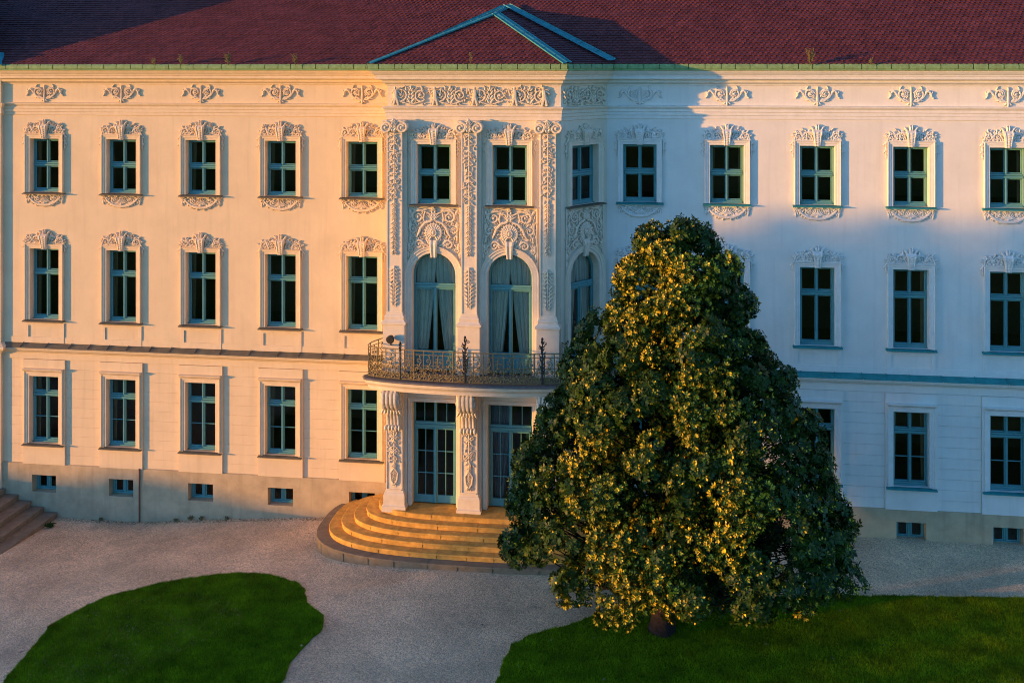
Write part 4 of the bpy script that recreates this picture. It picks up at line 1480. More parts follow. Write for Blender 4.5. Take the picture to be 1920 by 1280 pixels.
    d.v = [(a, b - 0.98 + (0.30 if c < 4.7 else 0), c) for a, b, c in d.v]
    cb.join(d)
    for sg in (-1, 1):        # scroll and leaves on the cheeks
        e = Orn()
        e.scroll(0.72, 5.0, 0.22, R(100), 1.6, -1, 0.035, 0.0)
        e.leaf(0.5, 4.6, R(75), 0.4, 0.2, 0.05)
        e.leaf(0.42, 4.3, R(80), 0.4, 0.16, 0.05)
        e.leaf(0.4, 5.05, R(20), 0.3, 0.16, 0.05)
        cb.join(e, Matrix(((0, -sg, 0, sg * 0.28), (-1, 0, 0, 0), (0, 0, 1, 0), (0, 0, 0, 1))))
    cbm = cb.mesh('corbel', RELIEFP)
    for i, x in enumerate(PILX):
        for nm, me in (('pilaster', shm), ('pedestal', bsm), ('capital', capm), ('vine_relief', vines[i]), ('sprig_relief', spm), ('lower_pilaster', lom), ('panel_relief', pans[i]), ('corbel', cbm)):
            o = link(nm, me, palace)
            o.location = (x, -2.0, 0)
build_pilasters()

# ------------------------------------------------------------------ balcony
def balc_pt(t, off=0.0):
    """plan of the balcony front: t in 0..1 from the left wall over the front to the right wall"""
    pts = BAL
    L = [0]
    for a, b in zip(pts, pts[1:]):
        L.append(L[-1] + (Vector(b) - Vector(a)).length)
    s = t * L[-1]
    for i in range(len(pts) - 1):
        if s <= L[i + 1] + 1e-9:
            q = (s - L[i]) / (L[i + 1] - L[i])
            return Vector(pts[i]).lerp(Vector(pts[i + 1]), q)
    return Vector(pts[-1])
BAL = [(-9.25, -2.03), (-9.68, -2.38), (-9.80, -2.62), (-9.72, -2.80)] + [(-6.30 + 3.35 * math.sin(a), -2.86 - 0.34 * math.cos(a * 1.25)) for a in [R(-70) + R(140) * k / 24 for k in range(25)]] + [(-2.88, -2.80), (-2.80, -2.62), (-2.92, -2.38), (-3.16, -2.03)]
BAL_L = sum((Vector(b) - Vector(a)).length for a, b in zip(BAL, BAL[1:]))
def build_balcony():
    mb = MB()
    prof = [(0.14, 5.70), (0.17, 5.665), (0.17, 5.64)]
    off = lambda d: [tuple(p) for p in offset_path(BAL, d)]
    rows = [[(x, y, z) for x, y in off(o)] for o, z in prof]
    mb.strip(rows)
    top = off(0.14)
    mb.poly([(x, y, 5.70) for x, y in top])
    root = obj('balcony', mb, LEAD, palace)
    sl2 = MB()
    rows = [[(x, y, z) for x, y in off(o)] for o, z in ((0.13, 5.645), (0.13, 5.60), (0.10, 5.585), (0.10, 5.54), (0.06, 5.50), (0.0, 5.44), (-0.02, 5.40), (-0.02, 5.36), (-0.06, 5.34), (-0.06, 5.30))]
    sl2.strip(rows)
    sl2.poly([(x, y, 5.30) for x, y in reversed(off(-0.06))])
    obj('slab_moulding', sl2, TRIMP, root)
    zb = 5.75
    def height(t):
        return 1.0 + 0.16 * max(0, 1 - t / 0.10) + 0.16 * max(0, (t - 0.9) / 0.1)
    n = 60
    for nm, zf, r in (('top_rail', lambda t: zb + height(t), 0.019), ('upper_rail', lambda t: zb + height(t) - 0.13, 0.013), ('bottom_rail', lambda t: zb + 0.02, 0.019)):
        r_ = MB()
        r_.tube([(*balc_pt(k / n), zf(k / n)) for k in range(n + 1)], r, 5)
        obj(nm, r_, IRON, root)
    nb = int(BAL_L / 0.335)
    for k in range(nb + 1):
        t = k / nb
        p = balc_pt(t)
        b = MB()
        b.tube([(p.x, p.y, zb), (p.x, p.y, zb + height(t))], 0.018 if k % 4 else 0.024, 5)
        obj('baluster', b, IRON, root)
    # scrolled fillings between the bars, four patterns
    for k in range(nb):
        ta, tb = k / nb, (k + 1) / nb
        a, b = balc_pt(ta), balc_pt(tb)
        L = (b - a).length
        H = height((ta + tb) / 2) - 0.15
        s = Orn()
        rg = random.Random(k % 5 + 3)
        c = L / 2
        def flat(fn):
            fn()
        th = 0.0165
        for q in range(16):
            s.leaf(rg.uniform(0.04, L - 0.04), rg.uniform(0.05, 0.45), rg.uniform(0, 6.28), 0.09, 0.04, 0.02, rg.uniform(-1, 1))
        s.line([(0, 0.50), (L, 0.50)], th * 0.7, 0)
        s.scroll(c - L * 0.23, 0.17, L * 0.21, R(-90), 1.5, -1, th, 0, (c, 0.02), False)
        s.scroll(c + L * 0.23, 0.17, L * 0.21, R(-90), 1.5, 1, th, 0, (c, 0.02), False)
        s.scroll(c - L * 0.22, 0.37, L * 0.17, R(90), 1.3, 1, th, 0, (c, 0.48), False)
        s.scroll(c + L * 0.22, 0.37, L * 0.17, R(90), 1.3, -1, th, 0, (c, 0.48), False)
        s.leaf(c, 0.05, R(90), 0.16, 0.05, 0.02)
        s.leaf(c, 0.46, R(60), 0.12, 0.05, 0.02)
        s.leaf(c, 0.46, R(120), 0.12, 0.05, 0.02)
        if k % 3 != 1:
            s.scroll(c, H - 0.20, L * 0.30, R(-70), 1.2, 1, th, 0, (c, 0.48), False)
            s.leaf(c + 0.05, H - 0.1, R(100), 0.12, 0.06, 0.02, 0.8)
        else:
            s.line([(c, 0.48), (c - 0.03, H * 0.72), (c, H)], th, 0)
            s.line([(L * 0.15, H - 0.12), (L * 0.85, H - 0.12)], th * 0.8, 0)
            s.scroll(c - L * 0.22, H - 0.24, L * 0.15, R(0), 1.2, 1, th, 0, None, False)
            s.scroll(c + L * 0.22, H - 0.24, L * 0.15, R(180), 1.2, -1, th, 0, None, False)
        o = obj('scroll_panel', s, IRON, root)
        o.location = (a.x, a.y, zb + 0.01)
        o.rotation_euler = (0, 0, math.atan2(b.y - a.y, b.x - a.x))
    # three tall flower finials
    for x, top, big in ((-8.55, 1.22, 0), (-6.30, 1.52, 1), (-3.72, 1.50, 1)):
        t = min((i / 400 for i in range(401)), key=lambda q: abs(balc_pt(q).x - x) + (9 if balc_pt(q).y > -2.6 else 0))
        p = balc_pt(t)
        f = Orn()
        f.tube([(0, -0.02, 0), (0, -0.02, top)], [0.04, 0.018] if big else [0.022, 0.012], 6)
        for q in range(10 if big else 3):
            z = (0.3 if big else 0.95) + q * (top - 0.35) / 10
            for sg in (-1, 1):
                f.leaf(0, z, R(90) - sg * R(rnd.uniform(25, 75)), 0.16 if big else 0.08, 0.05, 0.05, sg * 1.2)
        f.blob(0, -0.03, top, 0.045, 0.045, 0.06)
        if big:
            f.scroll(0.10, top - 0.16, 0.07, R(200), 1.2, -1, 0.013, 0.0, None, False)
            f.scroll(-0.08, top - 0.3, 0.06, R(-20), 1.2, 1, 0.013, 0.0, None, False)
        o = obj('finial', f, DARKIRON, root)
        o.location = (p.x, p.y, zb)
build_balcony()

# ------------------------------------------------------------------ curved front steps
def build_steps():
    root = empty('front_steps', (-6.05, -2.6, 0))
    tag(root, 'broad curved sandstone steps leading up to the palace doors', 'steps')
    cx, cy, n = -6.12, -1.50, 3.0
    def curve(k, a):
        A, B = 3.52 + 0.42 * k, 1.17 + 0.335 * k
        c, s = math.cos(a), math.sin(a)
        return (cx - A * math.copysign(abs(c) ** (2 / n), c), cy - B * math.copysign(abs(s) ** (2 / n), s))
    rise = 0.172
    for k in range(6):
        zt = 1.05 - rise * k
        st = empty('step')
        st.parent = root
        st.location = (6.05, 2.6, 0)
        # arc-length table from the left wall round to the right wall
        N = 400
        a0 = -R(40)
        pts = [Vector(curve(k, a0 + (PI - 2 * a0) * i / N)) for i in range(N + 1)]
        pts = [p for p in pts if p.y < -0.01]
        Ls = [0]
        for a, b in zip(pts, pts[1:]):
            Ls.append(Ls[-1] + (b - a).length)
        tot = Ls[-1]
        cuts = [0]
        rg = random.Random(40 + k)
        while cuts[-1] < tot - 0.7:
            cuts.append(cuts[-1] + rg.uniform(0.9, 1.7))
        cuts[-1] = tot
        depth = 0.62 if k else 2.5
        for c0, c1 in zip(cuts, cuts[1:]):
            c0 += 0.004
            c1 -= 0.004
            m = max(3, int((c1 - c0) / 0.09))
            out = []
            for i in range(m + 1):
                s = c0 + (c1 - c0) * i / m
                x = float(np.interp(s, Ls, [p.x for p in pts]))
                y = float(np.interp(s, Ls, [p.y for p in pts]))
                out.append(Vector((x, y)))
            mb = MB()
            dz = rg.uniform(-0.003, 0.003)
            rows = []
            nr = offset_path([tuple(p) for p in out], 1.0)
            nr = [(q - p) for p, q in zip(out, nr)]
            nr = [q if q.length < 1.5 else q.normalized() for q in nr]
            def ring(off, z):
                return [(p.x + d.x * off, p.y + d.y * off, z) for p, d in zip(out, nr)]
            low = zt - rise - (0.75 if k == 5 else 0.03)
            if k == 0:
                inner = [(max(min(p.x, -2.0), -9.4) , max(p.y + 0.0, -0.02) if p.y > -1.2 else -1.2, zt + dz) for p in out]
                mb.strip([ring(-0.01, low), ring(-0.012, zt - 0.02 + dz), ring(0.0, zt - 0.012 + dz), ring(-0.02, zt + dz), inner])
            else:
                mb.strip([ring(-0.02, low), ring(-0.022, zt - 0.07 + dz), ring(0.0, zt - 0.055 + dz), ring(0.0, zt - 0.012 + dz), ring(-0.015, zt + dz), ring(-depth, zt + dz)])
            for e in (0, -1):
                v = [(out[e].x + nr[e].x * o_, out[e].y + nr[e].y * o_, z) for o_, z in ((-0.02, low), (-0.0, zt - 0.02), (-0.02, zt + dz), (-0.5, zt + dz), (-0.5, low))]
                mb.poly(v if e == 0 else list(reversed(v)))
            obj('stone', mb, STONE if k < 5 else STONE2, st)
    # landing slabs in front of the doors
    ld = empty('landing')
    ld.parent = root
    ld.location = (6.05, 2.6, 0)
    x = -9.35
    while x < -2.6:
        x2 = min(x + rnd.uniform(0.95, 1.35), -2.6)
        for ya, yb in ((-1.52, -1.12), (-1.99, -1.53)):
            s = MB()
            s.box(x + 0.004, x2 - 0.004, ya, yb, 0.7, 1.056)
            obj('stone', s, STONE, ld)
        x = x2
build_steps()

def build_side_steps():
    root = empty('side_steps', (-23.6, -2.0, -0.9))
    tag(root, 'brown stone side steps climbing towards the left edge of the palace', 'steps')
    xs = [-22.72, -23.27, -23.79, -24.32, -24.86, -25.4, -25.9]
    zs = [-0.745, -0.565, -0.36, -0.15, 0.06, 0.26, 0.46]
    for k, (x, z) in enumerate(zip(xs, zs)):
        st = empty('step')
        st.parent = root
        st.location = (23.6, 2.0, 0.9)
        y = -0.09
        rg = random.Random(k + 60)
        while y > -6.4:
            y2 = max(y - rg.uniform(1.1, 1.7), -6.5)
            s = MB()
            zz = z - 0.25 if k else z - 0.55
            a, b = y2 + 0.004, y - 0.004
            s.add([(x, b, zz), (x, a, zz), (x + 0.02, a, z - 0.05), (x + 0.02, b, z - 0.05), (x + 0.02, a, z - 0.012), (x + 0.02, b, z - 0.012), (x + 0.006, a, z), (x + 0.006, b, z), (x - 0.62, a, z), (x - 0.62, b, z), (x - 0.62, a, zz), (x - 0.62, b, zz)],
                  [(0, 1, 2, 3), (3, 2, 4, 5), (5, 4, 6, 7), (7, 6, 8, 9), (9, 8, 10, 11), (1, 10, 8, 6, 4, 2), (0, 3, 5, 7, 9, 11)])
            obj('stone', s, STONE2, st)
            y = y2
build_side_steps()

# floodlight beside the balcony
def build_lamp():
    root = empty('floodlight', (-9.06, -2.3, 6.85))
    tag(root, 'small dark round floodlight on a bracket above the left end of the balcony', 'floodlight')
    b = MB()
    b.tube([(-0.10, 0.05, -0.12), (0.05, -0.16, -0.12), (0.05, -0.24, -0.02)], 0.02, 6)
    obj('bracket', b, DARKIRON, root)
    h = MB()
    h.tube([(0.05, -0.17, 0.13), (0.05, -0.22, 0.125), (0.05, -0.34, 0.10), (0.05, -0.37, 0.095)], [0.05, 0.12, 0.145, 0.12], 12)
    h.blob(0.05, -0.20, 0.13, 0.11, 0.10, 0.11)
    obj('housing', h, DARKIRON, root)
build_lamp()

# ------------------------------------------------------------------ the big evergreen tree
CROWN = [(0.75, -2.2, 1.9), (1.25, -3.7, 4.6), (1.95, -4.35, 5.45), (2.87, -4.30, 5.75), (4.1, -4.15, 5.2), (5.48, -3.75, 4.6), (6.55, -3.0, 4.1), (7.62, -2.5, 3.55), (8.7, -1.85, 3.05), (9.92, -1.15, 2.55), (10.84, -0.95, 2.1), (11.46, -0.3, 1.3), (12.1, 0.35, 0.75)]
TX, TY = 0.16, -7.26
def rosette_leaves(rg, n_out, n_in):
    """one leaf whorl round +z: list of quads and material flags"""
    Q, M = [], []
    for k in range(n_out + n_in):
        inner = k >= n_out
        a = 2 * PI * k / (n_in if inner else n_out) * 1.0 + rg.uniform(-0.3, 0.3)
        el = rg.uniform(0.35, 1.0) if inner else rg.uniform(-0.1, 0.35)
        L = rg.uniform(0.095, 0.13) if inner else rg.uniform(0.12, 0.165)
        W = L * rg.uniform(0.45, 0.6)
        d = np.array([math.cos(a) * math.cos(el), math.sin(a) * math.cos(el), math.sin(el)])
        s = np.array([-math.sin(a), math.cos(a), 0.0])
        n = np.cross(d, s)
        b = d * 0.01
        Q.append([b, b + d * L * 0.6 + s * W * 0.5 - n * 0.008, b + d * L - n * -0.012, b + d * L * 0.6 - s * W * 0.5 - n * 0.008])
        M.append(1 if inner else 0)
    return np.array(Q), np.array(M)

def clump_proto(seed, gold, n_ros=17, rad=0.35):
    rg = random.Random(seed)
    Vs, Ms = [], []
    for i in range(n_ros):
        # rosettes on the upper/outer part of a small sphere (local +z is outwards)
        ct = rg.uniform(-0.35, 1.0)
        ph = rg.uniform(0, 2 * PI)
        st = math.sqrt(max(0, 1 - ct * ct))
        ax = Vector((st * math.cos(ph), st * math.sin(ph), ct))
        c = ax * rad * rg.uniform(0.7, 1.12)
        ax = (ax + Vector((0, 0, 0.12))).normalized()
        rot = np.array(ax.to_track_quat('Z', 'Y').to_matrix()) @ np.array(Matrix.Rotation(rg.uniform(0, 6.28), 3, 'Z'))
        Q, M = rosette_leaves(rg, 7, (6 if rg.random() < 0.8 else 3) if gold else (3 if rg.random() < 0.14 else 0))
        Q = Q @ rot.T + np.array(c)
        Vs.append(Q)
        Ms.append(M)
    return np.concatenate(Vs), np.concatenate(Ms)

def build_tree():
    rg = random.Random(17)
    root = empty('magnolia_tree', (TX, TY, 0))
    tag(root, 'large conical broadleaf evergreen tree with glossy leaves on the right lawn', 'tree')
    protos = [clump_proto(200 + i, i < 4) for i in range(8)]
    zs = [c[0] for c in CROWN]
    xl = [c[1] for c in CROWN]
    xr = [c[2] for c in CROWN]
    clumps = []
    boughs = []                       # separate branch masses with air between them
    for tries in range(9000):
        inner = tries > 7000
        z = rg.uniform(1.0, 11.55)
        a, b = float(np.interp(z, zs, xl)), float(np.interp(z, zs, xr))
        R_ = (b - a) / 2
        if rg.random() > R_ / 5.0 + 0.12:
            continue
        ph = rg.uniform(0, 2 * PI)
        t = rg.uniform(0.15, 0.6) if inner else rg.uniform(0.86, 1.0)
        r = max(0.0, R_ - 0.42) * t
        p = Vector(((a + b) / 2 + r * math.cos(ph), TY + r * 0.74 * math.sin(ph), z))
        if p.z < 1.75 - 0.45 * max(0.0, 1 - abs(p.x - TX) / 2.5) + 0.33 * max(0.0, TY - p.y - 0.8) + 0.3 * math.sin(p.x * 2.1 + 1) + 0.10 * max(0.0, p.x - 2.0):
            continue
        sep = (0.57 + 0.36 * min(1.0, R_ / 3.5)) * rg.uniform(0.85, 1.2)
        if any((p - q[0]).length < sep for q in boughs):
            continue
        boughs.append((p, ph, inner))
    for p, ph, inner in boughs:
        out = Vector((math.cos(ph), math.sin(ph) / 0.74, 0.35)).normalized()
        size = rg.uniform(0.36, 0.62) * min(1.0, 0.55 + (12.2 - p.z) / 6)
        for k in range(9 if inner else rg.randint(8, 12)):
            d = Vector((rg.gauss(0, 1), rg.gauss(0, 1), rg.gauss(0, 0.8))).normalized()
            if d.dot(out) < -0.25:
                d = -d
            c = p + d * size * rg.uniform(0.75, 1.1)
            # gold leaf clumps stand in for sunlight on the front, in irregular patches
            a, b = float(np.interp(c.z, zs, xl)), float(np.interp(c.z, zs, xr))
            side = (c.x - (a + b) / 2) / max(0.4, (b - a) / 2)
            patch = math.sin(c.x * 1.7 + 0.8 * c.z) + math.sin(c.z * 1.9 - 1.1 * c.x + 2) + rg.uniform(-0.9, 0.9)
            sun_gold = c.y < TY + 0.2 and patch > (-0.05 if c.z < 9.3 else -1.6) + 1.9 * max(0.0, abs(side + 0.05) - 0.38) * 2
            clumps.append((c, (d + out * 0.6 + Vector((0, 0, 0.25))).normalized(), rg.uniform(0.68, 1.0), rg.randrange(4) + (0 if sun_gold else 4), rg.uniform(0, 6.28)))
    # the 300 clumps that show largest (front, unobstructed) become parts, the rest one mass
    camv = Vector((CAMX, CAMY, CAMZ))
    def front(c):
        p = c[0]
        a, b = float(np.interp(p.z, zs, xl)), float(np.interp(p.z, zs, xr))
        return (p.y - TY) / max((b - a) / 2, 0.4) + 0.05 * rg.random()
    clumps.sort(key=front)
    pm = []
    for V, M in protos:
        F = np.arange(len(V) * 4).reshape(-1, 4)
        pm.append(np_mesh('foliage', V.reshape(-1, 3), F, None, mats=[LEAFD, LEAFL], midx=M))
    allV, allM = [], []
    for i, (p, out, s, k, sp) in enumerate(clumps):
        q = out.to_track_quat('Z', 'Y').to_matrix() @ Matrix.Rotation(sp, 3, 'Z')
        if i < 300:
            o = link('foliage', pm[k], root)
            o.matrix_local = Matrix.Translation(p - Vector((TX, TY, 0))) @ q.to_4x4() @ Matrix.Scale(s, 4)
        else:
            V, M = protos[k]
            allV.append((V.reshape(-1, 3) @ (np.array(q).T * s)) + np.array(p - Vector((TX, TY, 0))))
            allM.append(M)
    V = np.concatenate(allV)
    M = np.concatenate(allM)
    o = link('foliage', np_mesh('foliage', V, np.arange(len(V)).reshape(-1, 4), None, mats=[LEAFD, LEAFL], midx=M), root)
    o['kind'] = 'stuff'
    # trunk with flared foot, limbs that reach the clumps
    t = MB()
    n = 14
    rows = []
    for z, r in ((-0.3, 0.50), (0.0, 0.42), (0.25, 0.36), (0.8, 0.32), (2, 0.28), (4, 0.23), (6, 0.17), (8, 0.12), (10, 0.07), (11.4, 0.03)):
        x = 0.45 * z / 11 + 0.06 * math.sin(z * 1.3)
        y = 0.05 * math.sin(z * 0.9 + 1)
        rows.append([(x + r * (1 + 0.10 * math.sin(3 * a + z) + 0.05 * math.sin(7 * a)) * math.cos(a), y + r * (1 + 0.10 * math.sin(4 * a)) * math.sin(a), z) for a in [2 * PI * j / n for j in range(n)]])
    t.strip(rows, True)
    obj('trunk', t, BARK, root, True)
    lm = MB()

    for i in range(0, len(clumps), 6):
        p = clumps[i][0] - Vector((TX, TY, 0))
        z0 = max(0.9, p.z - 0.45 * math.hypot(p.x, p.y) - 0.3)
        s = Vector((0.45 * z0 / 11 + 0.06 * math.sin(z0 * 1.3), 0, z0))
        m = (s + p) / 2 + Vector((0, 0, 0.12 * (p - s).length * rg.uniform(-0.5, 1)))
        m2 = s.lerp(p, 0.78) + Vector((rg.uniform(-0.1, 0.1), rg.uniform(-0.1, 0.1), 0.05))
        L = (p - s).length
        lm.tube([s, m, m2, p], [0.020 + 0.007 * L, 0.014 + 0.003 * L, 0.012, 0.006], 5)
    obj('limbs', lm, BARK, root, True)
build_tree()

# ------------------------------------------------------------------ park trees and hedge beyond the left edge, which cast the long evening shade
SN = Vector((-SD.y, SD.x, 0))
def sun_pt(s, u, z):
    p = SD * s + SN * u
    return Vector((p.x, p.y, z))
S_PARK = -110.0
RISE = -S_PARK * math.tan(SUN_EL)
def leaf_mass(rg, n, sampler, size):
    V = np.empty((n, 4, 3))
    for i in range(n):
        c = sampler()
        d = Vector((rg.uniform(-1, 1), rg.uniform(-1, 1), rg.uniform(-1, 1))).normalized()
        e = d.orthogonal().normalized()
        e = Matrix.Rotation(rg.uniform(0, 6.28), 3, d) @ e
        f = d.cross(e)
        s = size * rg.uniform(0.6, 1.3)
        V[i] = [c - e * s, c - f * s * 0.6, c + e * s, c + f * s * 0.6]
    return V.reshape(-1, 3)
def park_tree(u, ru, q0, q1, n, label, seed):
    rg = random.Random(seed)
    base = sun_pt(S_PARK, u, 0)
    gzb = float(gz(base.x, base.y))
    root = empty('park_tree', (base.x, base.y, gzb))
    tag(root, label, 'tree', 'park trees beyond the left edge')
    z0, z1 = q0 + RISE, q1 + RISE
    def samp():
        while True:
            a, b, c = rg.uniform(-1, 1), rg.uniform(-1, 1), rg.uniform(-1, 1)
            if abs(a) ** 2.5 + abs(b) ** 2.5 + abs(c) ** 3.5 < 1:
                p = SN * (a * ru) + SD * (b * 2.2)
                return Vector((p.x, p.y, (z0 + z1) / 2 + c * (z1 - z0) / 2 - gzb))
    V = leaf_mass(rg, n, samp, 0.22)
    o = link('crown', np_mesh('crown', V, np.arange(len(V)).reshape(-1, 4), HEDGE), root)
    t = MB()
    t.tube([(0, 0, -0.3), (0.1, 0, z0 * 0.6), (0, 0.1, (z0 + z1) / 2), (0.1, 0, z1 - 1)], [0.35, 0.26, 0.18, 0.05], 8)
    obj('trunk', t, BARK, root)
PARK = [(-5.15, 1.30, 0.0, 12.0, 3000), (-3.3, 1.20, 0.0, 11.75, 2500), (-1.85, 0.95, 3.2, 11.5, 1700), (-0.85, 0.55, 7.2, 10.7, 450)]
for i, (u, ru, q0, q1, n) in enumerate(PARK):
    park_tree(u, ru, q0, q1, n, ['tall dense park tree nearest the lawn side beyond the left edge', 'second tall dense park tree beyond the left edge',
              'tall park tree with a high bare trunk beyond the left edge', 'slim park tree with a small high crown beyond the left edge'][i], 300 + i)
def dapple_tree(u, ru, q0, q1, n, seed):
    """loose crown: separate leaf bunches with sky between them"""
    rg = random.Random(seed)
    base = sun_pt(S_PARK + 4, u, 0)
    gzb = float(gz(base.x, base.y))
    root = empty('park_tree', (base.x, base.y, gzb))
    tag(root, 'unseen open crowned tree added beyond the left edge to dapple the sunlight', 'tree', 'park trees beyond the left edge')
    z0, z1 = q0 + RISE, q1 + RISE
    cs = []
    for k in range(n):
        a, c = rg.uniform(-1, 1), rg.uniform(-1, 1)
        p = SN * (a * ru) + SD * rg.uniform(-2, 2)
        cs.append((Vector((p.x, p.y, (z0 + z1) / 2 + c * (z1 - z0) / 2 - gzb)), rg.uniform(0.32, 0.62)))
    def samp():
        c, r = cs[rg.randrange(n)]
        d = Vector((rg.gauss(0, 1), rg.gauss(0, 1), rg.gauss(0, 1))).normalized() * r * rg.random() ** 0.4
        return c + d
    V = leaf_mass(rg, n * 45, samp, 0.15)
    link('crown', np_mesh('crown', V, np.arange(len(V)).reshape(-1, 4), HEDGE), root)
    t = MB()
    t.tube([(0, 0, -0.3), (0.1, 0, z0), (0, 0.1, (z0 + z1) / 2), (0.1, 0, z1 - 1)], [0.35, 0.26, 0.15, 0.04], 8)
    for c, r in cs[::3]:
        t.tube([(0.05, 0.05, max(1.0, c.z - 2.2)), tuple(c)], [0.07, 0.02], 5)
    obj('trunk', t, BARK, root)
dapple_tree(-9.0, 2.6, 0.4, 12.0, 11, 333)  # unseen tree added to break the sun into patches on the magnolia
def build_hedge():
    prof = [(-18, 0.35), (-6.4, 0.40), (-6.0, 1.2), (-2.4, 0.8), (-2.1, -0.38), (0.4, -0.42), (2.9, -0.75), (4.8, -0.92), (6.0, -0.62), (7.0, -0.12), (7.9, -0.08), (8.5, -0.55), (9.2, -0.68), (9.7, -0.42), (10.3, -0.25), (16, 0.0)]
    rg = random.Random(9)
    c0 = sun_pt(S_PARK - 2, 0, 0)
    root = empty('clipped_hedge', (c0.x, c0.y, 0))
    tag(root, 'long dark clipped hedge of uneven height beyond the left lawn', 'hedge')
    mb = MB()
    rows = []
    for k in range(171):
        u = -18 + 34 * k / 170
        h = float(np.interp(u, [a for a, b in prof], [b for a, b in prof])) + RISE + rg.uniform(-0.03, 0.03) - 0.06
        sec = []
        for ds, z in ((-0.8, -1.2), (-0.8, h - 0.2), (-0.5, h), (0.5, h), (0.8, h - 0.2), (0.8, -1.2)):
            p = SD * (ds + rg.uniform(-0.04, 0.04)) + SN * u
            sec.append((p.x, p.y, z))
        rows.append(sec)
    mb.strip(rows)
    obj('hedge_body', mb, HEDGE, root)
    def samp():
        u = rg.uniform(-18, 16)
        h = float(np.interp(u, [a for a, b in prof], [b for a, b in prof])) + RISE
        p = SD * rg.uniform(-0.85, 0.85) + SN * u
        return Vector((p.x, p.y, h - abs(rg.gauss(0, 0.12))))
    V = leaf_mass(rg, 5000, samp, 0.07)
    o = link('hedge_leaves', np_mesh('hedge_leaves', V, np.arange(len(V)).reshape(-1, 4), HEDGE), root)
    o['kind'] = 'stuff'
build_hedge()

# ------------------------------------------------------------------ small things
def weed(name, label, x, y, z, h, n, seed, group, m=WEED, spread=0.35):
    rg = random.Random(seed)
    root = empty(name, (x, y, z))
    tag(root, label, 'plant', group)
    st = MB()
    lf = Orn()
    for k in range(n):
        a = rg.uniform(0, 2 * PI)
        l = rg.uniform(0.1, 1) * spread * h
        top = (l * math.cos(a), l * math.sin(a), h * rg.uniform(0.55, 1.0))
        mid = (top[0] * 0.4, top[1] * 0.4, top[2] * 0.55)
        st.tube([(0, 0, -0.02), mid, top], [0.007, 0.006, 0.004], 4)
        for q in range(5):
            t = 0.35 + 0.16 * q
            e = Orn()
            e.leaf(0, 0, rg.uniform(0, PI), 0.085, 0.035, 0.01)
            e.v = [(v[0] + top[0] * t, v[1] + top[1] * t, v[2] + top[2] * t) for v in e.v]
            lf.join(e)
    obj('stem', st, m, root)
    obj('leaves', lf, m, root)
GW = [(-17.45, 0.42, 9, 'tall dry weed in the gutter over the third window from the left'), (-15.62, 0.50, 11, 'bushy dry weed in the gutter between the third and fourth windows'),
      (-18.55, 0.22, 5, 'tiny dry weed in the gutter right of the second window'), (-13.05, 0.40, 7, 'thin yellow weed in the gutter near the fourth window from the left'),
      (5.25, 0.55, 14, 'green shrubby weed in the gutter of the right wing'), (7.25, 0.2, 5, 'tiny reddish weed low in the right wing gutter')]
for i, (x, h, n, lab) in enumerate(GW):
    weed('gutter_weed', lab, x, -0.66, 16.36, h, n, 500 + i, 'weeds rooted in the gutter')
weed('gutter_weed', 'single dry stalk in the gutter of the projecting middle bay', -6.2, -2.65, 16.36, 0.42, 3, 520, 'weeds rooted in the gutter', spread=0.12)
weed('ground_weed', 'small dark weed tuft beside the lowest side step', -22.5, -0.95, gz(-22.55, -0.95), 0.13, 18, 530, 'weeds at the foot of the palace', LEAFD, 1.4)
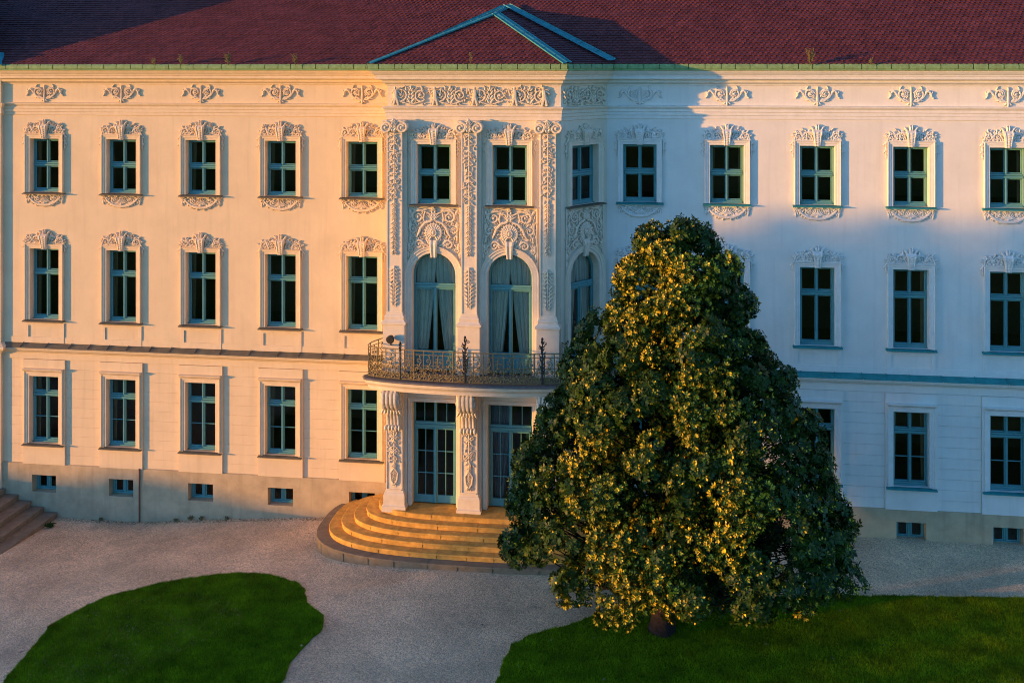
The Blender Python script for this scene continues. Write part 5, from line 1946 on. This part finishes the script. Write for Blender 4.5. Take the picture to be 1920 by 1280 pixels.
for i, (x, h) in enumerate([(-17.3, 0.18), (-16.9, 0.22), (-17.9, 0.12), (-15.9, 0.1), (-20.9, 0.1)]):
    weed('ground_weed', ['short weed at the plinth foot below the third basement window', 'taller weed at the plinth foot right below the third basement window', 'tiny weed at the plinth foot left of the third basement window',
                         'low weed at the plinth foot between the third and fourth basement windows', 'low weed at the plinth foot left of the second basement window'][i], x, -0.12, gz(x, -0.12), h * 0.7, 6, 540 + i, 'weeds at the foot of the palace', WEED, 0.9)

def scatter(name, label, n, seed, box, size, m, h, flat=True, avoid=None):
    rg = np.random.default_rng(seed)
    x = rg.uniform(box[0], box[1], n)
    y = rg.uniform(box[2], box[3], n)
    if avoid is not None:
        ok = avoid(x, y)
        x, y = x[ok], y[ok]
    n = len(x)
    z = gz(x, y) + h
    a = rg.uniform(0, 6.28, n)
    s = rg.uniform(size * 0.5, size * 1.4, n)
    V = np.empty((n, 5, 3))
    for k in range(4):
        b = a + k * PI / 2 + rg.uniform(-0.4, 0.4, n)
        V[:, k] = np.stack([x + np.cos(b) * s * (1 if k % 2 else 0.6), y + np.sin(b) * s * (1 if k % 2 else 0.6), z - (0.004 if not flat else -0.004)], 1)
    V[:, 4] = np.stack([x, y, z + s * (0.7 if not flat else 0.25)], 1)
    o5 = np.arange(n)[:, None, None] * 5
    F = (np.array([[0, 1, 4], [1, 2, 4], [2, 3, 4], [3, 0, 4]])[None] + o5).reshape(-1, 3)
    o = link(name, np_mesh(name, V.reshape(-1, 3), F, m))
    tag(o, label, None, None, 'stuff')
def off_lawn(x, y):
    st = (np.abs((x + 6.12) / 5.7) ** 3 + np.abs((y + 1.5) / 2.9) ** 3) < 1
    return ~(inside(x, y, LAWN_L) | inside(x, y, LAWN_R) | st)
scatter('gravel_stones', 'loose pinkish grey gravel stones', 90000, 71, (-26, 16, -13.5, -0.08), 0.016, PEBBLE, 0.0, False, off_lawn)
scatter('fallen_leaves', 'few dry fallen leaves on lawn and gravel', 90, 72, (-22, 14, -12, -0.3), 0.05, LITTER, 0.06)
scatter('wall_foot_dirt', 'dark leaf dirt along the wall foot', 900, 73, (-22.5, -11.5, -0.35, -0.08), 0.025, LEAFD, 0.0)
cd_ = MB()
cd_.tube([(-19.38, -0.10, -1.2), (-19.38, -0.10, 1.0), (-19.38, -0.115, 1.08)], 0.03, 6)
obj('lightning_conductor', cd_, mat('rusty_pipe', (0.16, 0.085, 0.05), 0.8, 0.2), palace)
